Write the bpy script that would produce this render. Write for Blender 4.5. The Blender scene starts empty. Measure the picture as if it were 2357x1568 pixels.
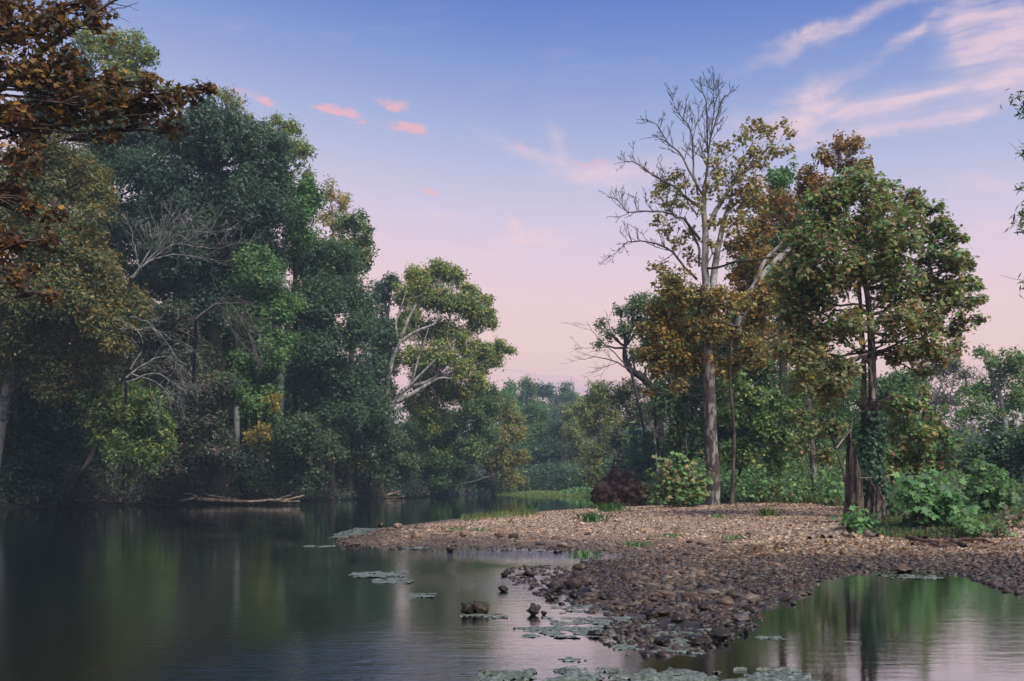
import bpy, math, random
import numpy as np
from mathutils import Vector, Matrix, noise as mnoise

random.seed(7)
RNG = np.random.default_rng(11)
SC = bpy.context.scene
COL = SC.collection
R = math.radians

# ------------------------------------------------------------------ camera, sky, sun, exposure
EYE = 1.6                     # eye height above the water
F, CX, HY = 2292.0, 1178.5, 1110.0   # 35 mm lens expressed in units of a 2357 px wide frame; HY = horizon row
cam = bpy.data.cameras.new('camera')
cam.lens = 35.0; cam.sensor_width = 36.0
cam.shift_y = (HY - 784.0) / 2357.0
cam.clip_start = 0.1; cam.clip_end = 3000.0
cam_ob = bpy.data.objects.new('camera', cam)
cam_ob.location = (0, 0, EYE); cam_ob.rotation_euler = (R(90), 0, 0)
COL.objects.link(cam_ob); SC.camera = cam_ob

SC.view_settings.view_transform = 'Standard'
SC.view_settings.look = 'None'
SC.view_settings.exposure = 0.0
SC.view_settings.gamma = 1.0
SC.view_settings.use_curve_mapping = False
cy = SC.cycles
cy.max_bounces = 6; cy.diffuse_bounces = 5; cy.glossy_bounces = 3; cy.transmission_bounces = 4
cy.transparent_max_bounces = 4; cy.volume_bounces = 0
cy.caustics_reflective = False; cy.caustics_refractive = False
cy.sample_clamp_indirect = 4.0
cy.use_adaptive_sampling = True; cy.adaptive_threshold = 0.015

def lin(r, g, b):
    f = lambda c: (c/255/12.92) if c/255 <= 0.04045 else ((c/255+0.055)/1.055)**2.4
    return (f(r), f(g), f(b), 1.0)

class NT:
    """tiny helper to write node trees"""
    def __init__(s, tree): s.t = tree; s.n = tree.nodes; s.l = tree.links
    def node(s, typ, **kw):
        n = s.n.new(typ)
        for k, v in kw.items():
            if k == 'inp':
                for kk, vv in v.items(): s.set(n.inputs[kk], vv)
            else: setattr(n, k, v)
        return n
    def set(s, sock, v):
        if isinstance(v, bpy.types.NodeSocket): s.l.new(v, sock)
        else: sock.default_value = v
    def math(s, op, a, b=0.0, clamp=False, c=None):
        n = s.n.new('ShaderNodeMath'); n.operation = op; n.use_clamp = clamp
        s.set(n.inputs[0], a); s.set(n.inputs[1], b)
        if c is not None: s.set(n.inputs[2], c)
        return n.outputs[0]
    def vmath(s, op, a, b=(0, 0, 0)):
        n = s.n.new('ShaderNodeVectorMath'); n.operation = op
        s.set(n.inputs[0], a)
        if op == 'SCALE': s.set(n.inputs['Scale'], b)
        else: s.set(n.inputs[1], b)
        return n.outputs['Value'] if op in ('DOT_PRODUCT', 'LENGTH') else n.outputs[0]
    def mix(s, fac, a, b, mode='MIX'):
        n = s.n.new('ShaderNodeMix'); n.data_type = 'RGBA'; n.blend_type = mode
        s.set(n.inputs[0], fac); s.set(n.inputs[6], a); s.set(n.inputs[7], b)
        return n.outputs[2]
    def noise(s, vec, scale, detail=4, rough=0.55, dist=0.0, out='Fac'):
        n = s.n.new('ShaderNodeTexNoise')
        if vec is not None: s.l.new(vec, n.inputs['Vector'])
        n.inputs['Scale'].default_value = scale; n.inputs['Detail'].default_value = detail
        n.inputs['Roughness'].default_value = rough; n.inputs['Distortion'].default_value = dist
        return n.outputs[out]
    def ramp(s, fac, stops, interp='LINEAR'):
        n = s.n.new('ShaderNodeValToRGB'); cr = n.color_ramp; cr.interpolation = interp
        while len(cr.elements) > 1: cr.elements.remove(cr.elements[-1])
        cr.elements[0].position = stops[0][0]; cr.elements[0].color = stops[0][1]
        for p, c in stops[1:]:
            e = cr.elements.new(p); e.color = c
        s.set(n.inputs[0], fac)
        return n.outputs[0]
    def maprange(s, v, a, b, c=0.0, d=1.0, smooth=False):
        n = s.n.new('ShaderNodeMapRange')
        if smooth: n.interpolation_type = 'SMOOTHSTEP'
        s.set(n.inputs[0], v); s.set(n.inputs[1], a); s.set(n.inputs[2], b)
        s.set(n.inputs[3], c); s.set(n.inputs[4], d)
        return n.outputs[0]

def vdir(vx, vy):
    v = Vector(((vx-CX)/F, 1.0, -(vy-HY)/F)); v.normalize(); return v

# ---- dusk sky: a gradient by elevation with cirrus and small lit puffs
world = bpy.data.worlds.new('World'); SC.world = world; world.use_nodes = True
w = NT(world.node_tree); w.n.clear()
tc = w.node('ShaderNodeTexCoord'); D = tc.outputs['Generated']
sep = w.node('ShaderNodeSeparateXYZ', inp={0: D})
sx, sy, sz = sep.outputs
zz = w.math('ADD', sz, w.math('MULTIPLY', w.math('MINIMUM', sx, 0.0), 0.10))
zz = w.math('ADD', zz, w.math('MULTIPLY', w.math('MAXIMUM', sx, 0.0), 0.03))
stops = [(0.0, lin(226, 190, 200)), (.10, lin(236, 201, 203)), (.135, lin(242, 209, 206)), (.176, lin(240, 211, 215)),
         (.217, lin(230, 209, 223)), (.257, lin(213, 203, 226)), (.296, lin(192, 193, 224)), (.333, lin(168, 179, 221)),
         (.37, lin(144, 163, 215)), (.404, lin(121, 147, 208)), (.436, lin(101, 131, 201)), (.6, lin(88, 116, 188)), (1.0, lin(82, 106, 175))]
skycol = w.ramp(zz, stops)
# wisps: noise stretched along the streaks
mp = w.node('ShaderNodeMapping', inp={0: D}); mp.inputs['Rotation'].default_value = (0, R(14), 0); mp.inputs['Scale'].default_value = (1.6, 1.6, 9.0)
warp = w.noise(D, 6.0, 3, out='Color')
mp_v = w.vmath('ADD', mp.outputs[0], w.vmath('SCALE', warp, 0.35))
wisp = w.noise(mp_v, 7.5, 9, 0.62)
puff_v = w.node('ShaderNodeMapping', inp={0: D}); puff_v.inputs['Scale'].default_value = (1, 1, 3.4)
puff = w.noise(puff_v.outputs[0], 24.0, 7, 0.66)
wd_ = w.noise(D, 9.0, 5, .65, out='Color')
DW = w.vmath('ADD', D, w.vmath('SCALE', w.vmath('SUBTRACT', wd_, (.5, .5, .5)), .045))
wd2 = w.noise(D, 34.0, 4, .6, out='Color')
DW = w.vmath('ADD', DW, w.vmath('SCALE', w.vmath('SUBTRACT', wd2, (.5, .5, .5)), .012))
def blob(vx, vy, hx, hy, ang, weight):
    c = vdir(vx, vy)
    right = Vector((0, 0, 1)).cross(c) * -1; right.normalize()
    up = right.cross(c)
    if up.z < 0: up = -up
    a = right*math.cos(R(ang)) + up*math.sin(R(ang)); b = -right*math.sin(R(ang)) + up*math.cos(R(ang))
    p = w.math('MULTIPLY', w.math('SUBTRACT', w.vmath('DOT_PRODUCT', DW, tuple(a)), a.dot(c)), F/hx)
    q = w.math('MULTIPLY', w.math('SUBTRACT', w.vmath('DOT_PRODUCT', DW, tuple(b)), b.dot(c)), F/hy)
    r2 = w.math('ADD', w.math('MULTIPLY', p, p), w.math('MULTIPLY', q, q))
    fall = w.math('EXPONENT', w.math('MULTIPLY', r2, -0.7))
    return w.math('MULTIPLY', fall, weight)
def total(blobs):
    t = None
    for bl in blobs:
        v = blob(*bl)
        t = v if t is None else w.math('ADD', t, v)
    return w.math('MULTIPLY', t, w.math('GREATER_THAN', sy, 0.0))
cirrus = total([(1960, 48, 160, 14, 18, 1.0), (1835, 90, 70, 9, 6, .8), (2125, 62, 80, 9, 24, .9), (2255, 90, 45, 80, 20, 1.2), (2310, 60, 60, 50, 0, .9),
                (2340, 130, 40, 70, 30, .8), (1930, 262, 190, 36, 6, 1.05), (2120, 282, 230, 13, 5, .9), (2140, 215, 170, 10, 10, .5),
                (1870, 215, 70, 28, 30, .8), (2270, 432, 60, 16, -8, .85), (1300, 385, 120, 13, -22, .9), (1290, 330, 14, 50, 25, .55),
                (1430, 400, 120, 26, 0, .85), (1210, 550, 90, 12, -4, .9), (1182, 528, 10, 30, 25, .8), (1110, 572, 120, 12, 0, .5),
                (1020, 486, 60, 9, -5, .5), (2290, 530, 70, 10, 6, .6)])
pinks = total([(745, 238, 42, 9, -6, 0.77), (790, 250, 32, 7, 0, 0.81), (832, 268, 17, 7, 0, 0.81), (900, 238, 35, 8, -4, 0.81),
               (930, 290, 39, 12, -6, 1.12), (805, 306, 13, 4, 0, 0.81), (980, 428, 23, 7, -8, 0.90), (1108, 467, 17, 5, -10, 0.81),
               (612, 230, 20, 7, 0, 0.72), (520, 205, 51, 11, -12, 0.54), (1370, 372, 35, 11, -6, 0.72), (1205, 335, 22, 9, -25, 0.54),
               (415, 103, 51, 9, 0, 0.32), (2260, 635, 51, 12, -12, 0.45), (690, 306, 51, 4, 0, 0.23)])
low = total([(1330, 888, 130, 13, -3, 1.0), (1240, 862, 120, 4, -3, .7), (1290, 843, 60, 4, 0, .45)])
mc = w.maprange(w.math('MULTIPLY', w.math('MINIMUM', cirrus, 1.15), w.maprange(wisp, .30, .66, .12, 1.0)), 0.05, 0.95)
mpk = w.maprange(w.math('MULTIPLY', w.math('MINIMUM', pinks, 1.2), w.maprange(puff, .36, .58)), 0.14, 0.80, smooth=True)
ml = w.maprange(low, 0.2, 1.0, smooth=True)
c1 = w.mix(w.math('MULTIPLY', mc, 0.74), skycol, lin(243, 212, 218))
c2 = w.mix(w.math('MULTIPLY', mpk, 0.72), c1, lin(243, 186, 190))
c3 = w.mix(w.math('MULTIPLY', ml, 0.6), c2, lin(205, 182, 207))
# a little faint high cloud everywhere, also behind the camera
c4 = w.mix(w.maprange(wisp, .56, .85, 0, .12), c3, lin(240, 210, 220))
bg = w.node('ShaderNodeBackground', inp={'Color': c4, 'Strength': 1.0})
wo = w.node('ShaderNodeOutputWorld', inp={'Surface': bg.outputs[0]})
world.cycles.sampling_method = 'MANUAL'; world.cycles.sample_map_resolution = 512

sun = bpy.data.lights.new('sun', 'SUN'); sun.energy = 4.8; sun.angle = R(30); sun.color = (1.0, 0.93, 0.88)
sun_ob = bpy.data.objects.new('sun', sun); COL.objects.link(sun_ob)
sun_dir = Vector((0.42, -0.50, 0.76))       # points towards the light: high, behind the camera and to the right
sun_ob.rotation_euler = sun_dir.to_track_quat('Z', 'Y').to_euler(); sun_ob.location = (8, -12, 40)

# ------------------------------------------------------------------ materials
MATS = {}
def mat(name):
    m = bpy.data.materials.new(name); m.use_nodes = True
    t = NT(m.node_tree); t.n.clear(); MATS[name] = m
    return m, t
def leaf_material(name, trans=0.4, rough=0.5):
    m, t = mat(name)
    at = t.node('ShaderNodeAttribute', attribute_name='col')
    oi = t.node('ShaderNodeNewGeometry')
    nz = t.noise(oi.outputs['Position'], 0.5, 2)
    col = t.mix(1.0, at.outputs['Color'], t.ramp(nz, [(0.3, (.86, .92, .9, 1)), (0.7, (1.12, 1.06, 1.0, 1))]), 'MULTIPLY')
    bs = t.node('ShaderNodeBsdfPrincipled', inp={'Base Color': col, 'Roughness': rough, 'Specular IOR Level': 0.35})
    tr = t.node('ShaderNodeBsdfTranslucent', inp={'Color': t.mix(1.0, col, (1.25, 1.25, .8, 1), 'MULTIPLY')})
    mx = t.node('ShaderNodeMixShader', inp={0: trans, 1: bs.outputs[0], 2: tr.outputs[0]})
    t.node('ShaderNodeOutputMaterial', inp={0: mx.outputs[0]})
    return m
M_LEAF = leaf_material('leaf')
M_BROAD = leaf_material('broad_leaf', 0.38, 0.55)
M_GRASS = leaf_material('grass_blade', 0.3, 0.6)

def bark(name, c1, c2, c3=None, scale=3.0, patch=(0.45, 0.55), stretch=0.35, bump=0.4, height=None):
    m, t = mat(name)
    g = t.node('ShaderNodeNewGeometry')
    mpn = t.node('ShaderNodeMapping', inp={0: g.outputs['Position']}); mpn.inputs['Scale'].default_value = (1, 1, stretch)
    n1 = t.noise(mpn.outputs[0], scale, 6, 0.65)
    n2 = t.noise(mpn.outputs[0], scale*7, 4, 0.6)
    col = t.mix(t.maprange(n1, patch[0], patch[1]), c1, c2)
    if height:      # sycamore bark: dark and scaly near the ground, peeled pale above
        pz = t.node('ShaderNodeSeparateXYZ', inp={0: g.outputs['Position']}).outputs[2]
        low = t.math('ADD', t.maprange(pz, height[0], height[1], 1, 0), t.math('MULTIPLY', t.math('SUBTRACT', t.noise(mpn.outputs[0], scale*1.7, 5, .7), .5), 2.2))
        col = t.mix(t.maprange(low, .35, .6), col, (.075, .058, .05, 1))
    if c3: col = t.mix(t.maprange(t.noise(mpn.outputs[0], scale*2.3, 4), .5, .62), col, c3)
    col = t.mix(0.6, col, t.ramp(n2, [(.3, (.5, .5, .5, 1)), (.7, (1.1, 1.1, 1.1, 1))]), 'MULTIPLY')
    bp = t.node('ShaderNodeBump', inp={'Strength': bump, 'Distance': 0.03, 'Height': t.math('ADD', n2, n1)})
    bs = t.node('ShaderNodeBsdfPrincipled', inp={'Base Color': col, 'Roughness': 0.85, 'Normal': bp.outputs[0], 'Specular IOR Level': .25})
    t.node('ShaderNodeOutputMaterial', inp={0: bs.outputs[0]})
    return m
M_DARKBARK = bark('dark_bark', (.035, .028, .024, 1), (.07, .06, .05, 1))
M_GREYBARK = bark('grey_bark', (.22, .23, .21, 1), (.38, .39, .36, 1), scale=4)
M_WHITEBARK = bark('white_sycamore_bark', (.12, .10, .085, 1), (.50, .48, .44, 1), (.30, .28, .25, 1), scale=2.4, patch=(.40, .54), height=(4.5, 10.0))
M_LIMB = bark('backlit_dead_limb_bark', (.06, .055, .05, 1), (.24, .22, .20, 1), scale=1.6, patch=(.45, .62))  # dead limbs: their backlit darkness against the sky is put into the colour
M_FLAKEBARK = bark('flaking_sycamore_bark', (.055, .042, .036, 1), (.11, .085, .07, 1), (.40, .36, .32, 1), scale=3.2, stretch=.3, bump=.8)
M_TWIGBARK = bark('brown_twig_bark', (.06, .045, .035, 1), (.13, .10, .085, 1))
M_DEADTWIG = bark('weathered_bare_bark', (.05, .045, .048, 1), (.14, .125, .12, 1), scale=1.5)
M_PALETWIG = bark('pale_dead_bark', (.14, .14, .125, 1), (.30, .30, .27, 1))
M_PURPLETWIG = bark('purplish_twig_bark', (.09, .07, .075, 1), (.17, .14, .14, 1))
M_DRIFT = bark('bleached_driftwood', (.12, .09, .065, 1), (.32, .25, .19, 1), scale=3, stretch=1)
M_SNAG = bark('rotten_wood', (.055, .04, .032, 1), (.19, .15, .125, 1), (.03, .022, .018, 1), scale=7, stretch=.22, bump=1.0)
M_ROOT = bark('clay_root', (.055, .032, .026, 1), (.14, .085, .065, 1), scale=4, stretch=1, bump=.8)
M_MUD = bark('muddy_root_plate', (.05, .028, .022, 1), (.15, .10, .075, 1), (.03, .018, .015, 1), scale=2.2, stretch=1, bump=1.0)
M_VINEBARK = bark('vine_covered_bark', (.03, .022, .025, 1), (.07, .05, .05, 1), scale=6)

def stone_material(name):
    m, t = mat(name)
    at = t.node('ShaderNodeAttribute', attribute_name='col')
    oi = t.node('ShaderNodeObjectInfo'); g = t.node('ShaderNodeNewGeometry')
    n1 = t.noise(g.outputs['Position'], 14, 5, .65); n2 = t.noise(g.outputs['Position'], 60, 3)
    pos = t.node('ShaderNodeSeparateXYZ', inp={0: g.outputs['Position']})
    col = t.mix(1.0, at.outputs['Color'], t.ramp(n1, [(.3, (.62, .6, .6, 1)), (.5, (.95, .93, .9, 1)), (.72, (1.35, 1.25, 1.12, 1))]), 'MULTIPLY')
    # wet rock is darker and glossier near the waterline; algae sits in patches low down
    wetn = t.math('ADD', pos.outputs[2], t.math('MULTIPLY', t.math('SUBTRACT', t.noise(g.outputs['Position'], .9, 3), .5), .30))
    wet = t.maprange(wetn, 0.02, 0.30, 1, 0, True)
    col = t.mix(1.0, col, (1.22, 1.16, 1.05, 1), 'MULTIPLY'); col = t.mix(t.math('MULTIPLY', wet, .93), col, t.mix(1.0, col, (.22, .21, .21, 1), 'MULTIPLY'))
    alg = t.math('MULTIPLY', t.maprange(t.noise(g.outputs['Position'], 3.5, 3), .60, .70), t.maprange(pos.outputs[2], .1, .02, 0, .75))
    alg = t.math('MAXIMUM', alg, 0.0)
    col = t.mix(t.math('MULTIPLY', alg, .8), col, (.06, .07, .02, 1))
    rough = t.maprange(wet, 0, 1, .85, .42)
    bp = t.node('ShaderNodeBump', inp={'Strength': .5, 'Distance': .01, 'Height': t.math('ADD', n1, t.math('MULTIPLY', n2, .5))})
    bs = t.node('ShaderNodeBsdfPrincipled', inp={'Base Color': col, 'Roughness': rough, 'Specular IOR Level': .32, 'Normal': bp.outputs[0]})
    t.node('ShaderNodeOutputMaterial', inp={0: bs.outputs[0]})
    return m
M_STONE = stone_material('river_stone')

def ground_material():
    m, t = mat('ground')
    g = t.node('ShaderNodeNewGeometry'); P_ = g.outputs['Position']
    at = t.node('ShaderNodeAttribute', attribute_name='gravel')
    pos = t.node('ShaderNodeSeparateXYZ', inp={0: P_})
    vor = t.node('ShaderNodeTexVoronoi', inp={'Vector': P_, 'Scale': 21.0})
    vd = t.node('ShaderNodeTexVoronoi', feature='DISTANCE_TO_EDGE', inp={'Vector': P_, 'Scale': 21.0})
    vor2 = t.node('ShaderNodeTexVoronoi', inp={'Vector': P_, 'Scale': 43.0})
    rnd = t.node('ShaderNodeSeparateColor', inp={0: vor.outputs['Color']}).outputs[0]
    rnd2 = t.node('ShaderNodeSeparateColor', inp={0: vor2.outputs['Color']}).outputs[1]
    peb = t.ramp(rnd, [(0, (.10, .07, .05, 1)), (.3, (.20, .145, .10, 1)), (.6, (.31, .23, .165, 1)), (.85, (.40, .31, .23, 1)), (1, (.50, .42, .34, 1))])
    peb = t.mix(.45, peb, t.ramp(rnd2, [(0, (.09, .06, .045, 1)), (.5, (.28, .20, .14, 1)), (1, (.48, .38, .29, 1))]))
    peb = t.mix(t.maprange(vd.outputs[0], 0.0, .10, .65, 0), peb, (.07, .05, .042, 1))
    big = t.noise(P_, .35, 4)
    peb = t.mix(t.maprange(big, .5, .68, 0, .45), peb, (.13, .085, .07, 1))
    soil = t.ramp(t.noise(P_, 2.5, 6, .7), [(.3, (.014, .010, .008, 1)), (.5, (.030, .021, .016, 1)), (.7, (.06, .04, .03, 1))])
    peb = t.mix(1.0, peb, (1.5, 1.40, 1.25, 1), 'MULTIPLY'); col = t.mix(at.outputs['Fac'], soil, peb)
    wetn = t.math('ADD', pos.outputs[2], t.math('MULTIPLY', t.math('SUBTRACT', t.noise(P_, .9, 3), .5), .30))
    wet = t.maprange(wetn, 0.02, 0.30, 1, 0, True)
    col = t.mix(t.math('MULTIPLY', wet, .8), col, t.mix(1.0, col, (.26, .25, .25, 1), 'MULTIPLY'))
    hgt = t.math('ADD', t.math('MULTIPLY', t.math('MINIMUM', vd.outputs[0], .25), 2.0), t.math('MULTIPLY', rnd2, .4))
    bp = t.node('ShaderNodeBump', inp={'Strength': .9, 'Distance': .04, 'Height': hgt})
    bs = t.node('ShaderNodeBsdfPrincipled', inp={'Base Color': col, 'Roughness': t.maprange(wet, 0, 1, .9, .45), 'Normal': bp.outputs[0]})
    t.node('ShaderNodeOutputMaterial', inp={0: bs.outputs[0]})
    return m
M_GROUND = ground_material()

def water_material():
    m, t = mat('river_water')
    g = t.node('ShaderNodeNewGeometry'); P_ = g.outputs['Position']
    pos = t.node('ShaderNodeSeparateXYZ', inp={0: P_})
    a = t.node('ShaderNodeMapping', inp={0: P_}); a.inputs['Scale'].default_value = (.55, 1.9, 1); a.inputs['Rotation'].default_value = (0, 0, R(6))
    n1 = t.noise(a.outputs[0], 2.6, 4, .55, .6)
    b = t.node('ShaderNodeMapping', inp={0: P_}); b.inputs['Scale'].default_value = (.8, 1.8, 1); b.inputs['Rotation'].default_value = (0, 0, R(-9))
    n2 = t.noise(b.outputs[0], 13.0, 4, .6, .6)
    # current over the shallows ruffles the near water, the far pool lies calm
    ruff = t.maprange(t.noise(P_, .22, 2), .38, .62, .3, 1.0)
    near = t.maprange(pos.outputs[1], 14, 45, 1.0, .35, True)
    pool = t.maprange(pos.outputs[0], 1.2, 3.2, 1.0, .5, True)
    def spot(cx_, cy_, wx, wy, k):
        p = t.math('DIVIDE', t.math('SUBTRACT', pos.outputs[0], cx_), wx); q = t.math('DIVIDE', t.math('SUBTRACT', pos.outputs[1], cy_), wy)
        return t.math('MULTIPLY', t.math('EXPONENT', t.math('MULTIPLY', t.math('ADD', t.math('MULTIPLY', p, p), t.math('MULTIPLY', q, q)), -1.0)), k)
    # riffles: the current breaks up over the shallows beside the bar
    riff = t.math('ADD', spot(.4, 22.2, 2.0, 1.6, 7.0), t.math('ADD', spot(.0, 15.5, 1.0, 2.0, 1.6), spot(-1.9, 8.6, 1.3, 1.8, 4.0)))
    amp = t.math('ADD', t.math('MULTIPLY', t.math('MULTIPLY', ruff, near), pool), riff)
    h = t.math('ADD', t.math('MULTIPLY', n1, 1.0), t.math('MULTIPLY', n2, .34))
    bp = t.node('ShaderNodeBump', inp={'Strength': 1.0, 'Distance': t.math('MULTIPLY', amp, .0060), 'Height': h})
    df = t.node('ShaderNodeBsdfDiffuse', inp={'Color': (.005, .004, .003, 1), 'Normal': bp.outputs[0]})
    gl = t.node('ShaderNodeBsdfGlossy', inp={'Color': (.93, .985, 1, 1), 'Roughness': .018, 'Normal': bp.outputs[0]})
    fr = t.node('ShaderNodeFresnel', inp={'IOR': 1.33, 'Normal': bp.outputs[0]})
    fac = t.math('MINIMUM', t.math('MULTIPLY', fr.outputs[0], 1.8), .96)
    bs = t.node('ShaderNodeMixShader', inp={0: fac, 1: df.outputs[0], 2: gl.outputs[0]})
    t.node('ShaderNodeOutputMaterial', inp={0: bs.outputs[0]})
    return m
M_WATER = water_material()

def algae_material():
    m, t = mat('algae')
    g = t.node('ShaderNodeNewGeometry'); P_ = g.outputs['Position']
    n = t.noise(P_, 22, 5, .7); n2 = t.noise(P_, 3, 3)
    col = t.ramp(n, [(.32, (.03, .035, .022, 1)), (.46, (.085, .10, .07, 1)), (.58, (.19, .22, .17, 1)), (.72, (.42, .46, .41, 1))])
    col = t.mix(t.maprange(n2, .45, .65, 0, .5), col, (.09, .10, .05, 1))
    bp = t.node('ShaderNodeBump', inp={'Strength': .8, 'Distance': .02, 'Height': n})
    bs = t.node('ShaderNodeBsdfPrincipled', inp={'Base Color': col, 'Roughness': .45, 'Normal': bp.outputs[0]})
    t.node('ShaderNodeOutputMaterial', inp={0: bs.outputs[0]})
    return m
M_ALGAE = algae_material()

# ------------------------------------------------------------------ mesh helpers
def build_mesh(name, verts, faces_flat, starts, totals, material, col=None, smooth=False, extra=None):
    me = bpy.data.meshes.new(name)
    verts = np.asarray(verts, np.float32)
    me.vertices.add(len(verts)); me.vertices.foreach_set('co', verts.ravel())
    me.loops.add(len(faces_flat)); me.loops.foreach_set('vertex_index', np.asarray(faces_flat, np.int32))
    me.polygons.add(len(starts)); me.polygons.foreach_set('loop_start', np.asarray(starts, np.int32))
    if smooth: me.polygons.foreach_set('use_smooth', np.ones(len(starts), bool))
    me.update(calc_edges=True)
    if col is not None:
        a = me.attributes.new('col', 'FLOAT_COLOR', 'POINT')
        c = np.ones((len(verts), 4), np.float32); c[:, :3] = col
        a.data.foreach_set('color', c.ravel())
    if extra:
        for k, v in extra.items():
            a = me.attributes.new(k, 'FLOAT', 'POINT'); a.data.foreach_set('value', np.asarray(v, np.float32))
    me.materials.append(material)
    return me

def link(name, me, parent=None, loc=None, **props):
    o = bpy.data.objects.new(name, me); COL.objects.link(o)
    if parent is not None: o.parent = parent
    if loc is not None: o.location = loc
    for k, v in props.items():
        if v is not None: o[k] = v
    return o
def thing(name, label, cat, loc, group=None):
    o = bpy.data.objects.new(name, None); COL.objects.link(o); o.location = tuple(float(v) for v in loc)
    o.empty_display_size = .2
    o['label'] = label; o['category'] = cat
    if group: o['group'] = group
    return o

class Wood:
    def __init__(s): s.v = []; s.f = []; s.st = []; s.n = 0; s.k = 0
    def tube(s, pts, rad, sides=5, cap=True):
        pts = np.asarray(pts, float); m = len(pts)
        if m < 2: return
        rad = np.broadcast_to(np.asarray(rad, float), (m,)) if np.ndim(rad) == 0 else np.asarray(rad, float)
        t = np.gradient(pts, axis=0); t /= (np.linalg.norm(t, axis=1, keepdims=True)+1e-9)
        ref = np.array([0, 0, 1.0]) if abs(t[0, 2]) < .9 else np.array([1.0, 0, 0])
        u = np.cross(t, ref); u /= (np.linalg.norm(u, axis=1, keepdims=True)+1e-9); vv = np.cross(t, u)
        a = np.arange(sides)*2*math.pi/sides
        ring = pts[:, None, :] + rad[:, None, None]*(np.cos(a)[None, :, None]*u[:, None, :] + np.sin(a)[None, :, None]*vv[:, None, :])
        s.v.append(ring.reshape(-1, 3))
        i = np.arange(m-1)[:, None]*sides; j = np.arange(sides)[None, :]; j2 = (j+1) % sides
        q = np.stack([i+j, i+j2, i+sides+j2, i+sides+j], -1).reshape(-1, 4) + s.n
        s.f.append(q.ravel()); s.n += m*sides; s.k += len(q)
    def mesh(s, name, material):
        ff = np.concatenate(s.f); k = len(ff)//4
        return build_mesh(name, np.concatenate(s.v), ff, np.arange(k)*4, None, material, smooth=True)
    def shift(s, o): s.v = [v-o for v in s.v]

# leaf templates: (verts, polygon list)
DIAMOND = (np.array([[0, -.5, 0], [.34, .02, .09], [0, .5, 0], [-.34, .02, .09]]), 4)
LANCE = (np.array([[0, -.6, 0], [.13, 0, .05], [0, .6, -.05], [-.13, 0, .05]]), 4)
STAR = (np.array([[0, -.42, 0], [.40, -.34, .05], [.24, -.04, .02], [.54, .16, .09], [.19, .16, .03], [0, .58, -.03],
                  [-.19, .16, .03], [-.54, .16, .09], [-.24, -.04, .02], [-.40, -.34, .05]]), 10)
TRI = (np.array([[-.25, -.4, 0], [.25, -.4, .05], [0, .6, 0]]), 3)

def frames(n, normals):
    nn = normals/(np.linalg.norm(normals, axis=1, keepdims=True)+1e-9)
    t = RNG.normal(size=(n, 3)); t -= (t*nn).sum(1, keepdims=True)*nn; t /= (np.linalg.norm(t, axis=1, keepdims=True)+1e-9)
    return t, np.cross(nn, t), nn
def leaves_mesh(name, pos, normals, size, cols, material, tmpl=DIAMOND, tangent=None):
    n = len(pos); tv, k = tmpl
    t, b, nn = frames(n, normals)
    if tangent is not None:
        b = tangent/(np.linalg.norm(tangent, axis=1, keepdims=True)+1e-9); t = np.cross(b, nn); t /= (np.linalg.norm(t, axis=1, keepdims=True)+1e-9); nn = np.cross(t, b)
    size = np.broadcast_to(size, (n,)) if np.ndim(size) == 0 else size
    V = pos[:, None, :] + size[:, None, None]*(tv[None, :, 0:1]*t[:, None, :] + tv[None, :, 1:2]*b[:, None, :] + tv[None, :, 2:3]*nn[:, None, :])
    idx = np.arange(n*k); c = np.repeat(cols, k, axis=0)
    return build_mesh(name, V.reshape(-1, 3), idx, np.arange(n)*k, None, material, col=c)

PAL = {   # base colours (linear)
 'dark':   [((.040, .066, .046), 5), ((.030, .052, .040), 4), ((.058, .085, .055), 2), ((.045, .075, .040), 2)],
 'green':  [((.055, .100, .042), 5), ((.075, .125, .045), 3), ((.040, .075, .038), 3), ((.12, .15, .045), 1)],
 'bright': [((.080, .160, .055), 5), ((.060, .130, .05), 4), ((.115, .20, .07), 2), ((.05, .10, .045), 2)],
 'yellowgreen': [((.125, .165, .05), 4), ((.085, .13, .045), 4), ((.19, .18, .05), 2), ((.06, .09, .04), 3)],
 'olive': [((.085, .098, .040), 4), ((.065, .088, .040), 5), ((.13, .12, .045), 2), ((.05, .07, .035), 3)],
 'orange': [((.19, .105, .032), 5), ((.165, .115, .036), 4), ((.12, .060, .026), 2), ((.11, .105, .04), 4), ((.22, .14, .03), 1)],
 'rust':   [((.090, .045, .017), 5), ((.062, .032, .016), 4), ((.13, .072, .018), 3), ((.050, .018, .013), 2), ((.060, .060, .042), 4), ((.17, .10, .018), 1), ((.09, .085, .03), 1)],
 'mixed': [((.14, .14, .075), 6), ((.11, .14, .065), 5), ((.165, .125, .060), 4), ((.12, .068, .045), 2), ((.19, .15, .05), 2), ((.09, .15, .06), 2)],
 'goldgreen': [((.15, .16, .05), 5), ((.18, .16, .045), 3), ((.10, .13, .048), 5), ((.21, .15, .04), 1)],
 'red':    [((.20, .055, .025), 4), ((.13, .045, .028), 3), ((.26, .10, .03), 2), ((.06, .07, .035), 2)],
 'purple': [((.075, .055, .048), 4), ((.06, .06, .042), 3), ((.10, .065, .05), 2)],
 'ivy':    [((.028, .060, .032), 4), ((.040, .080, .040), 3), ((.022, .042, .028), 2)],
 'under':  [((.055, .105, .040), 4), ((.040, .075, .035), 4), ((.10, .075, .045), 2), ((.12, .15, .045), 2), ((.10, .045, .035), 1)],
 'pale': [((.19, .215, .065), 5), ((.23, .21, .06), 3), ((.13, .17, .06), 4), ((.26, .19, .05), 1)],  # goldgreen brightened to a sunlit tone, light put into the leaf colour
 'gold': [((.25, .18, .045), 4), ((.18, .16, .045), 4), ((.11, .12, .04), 4)],
}
LK = 2.0
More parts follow.
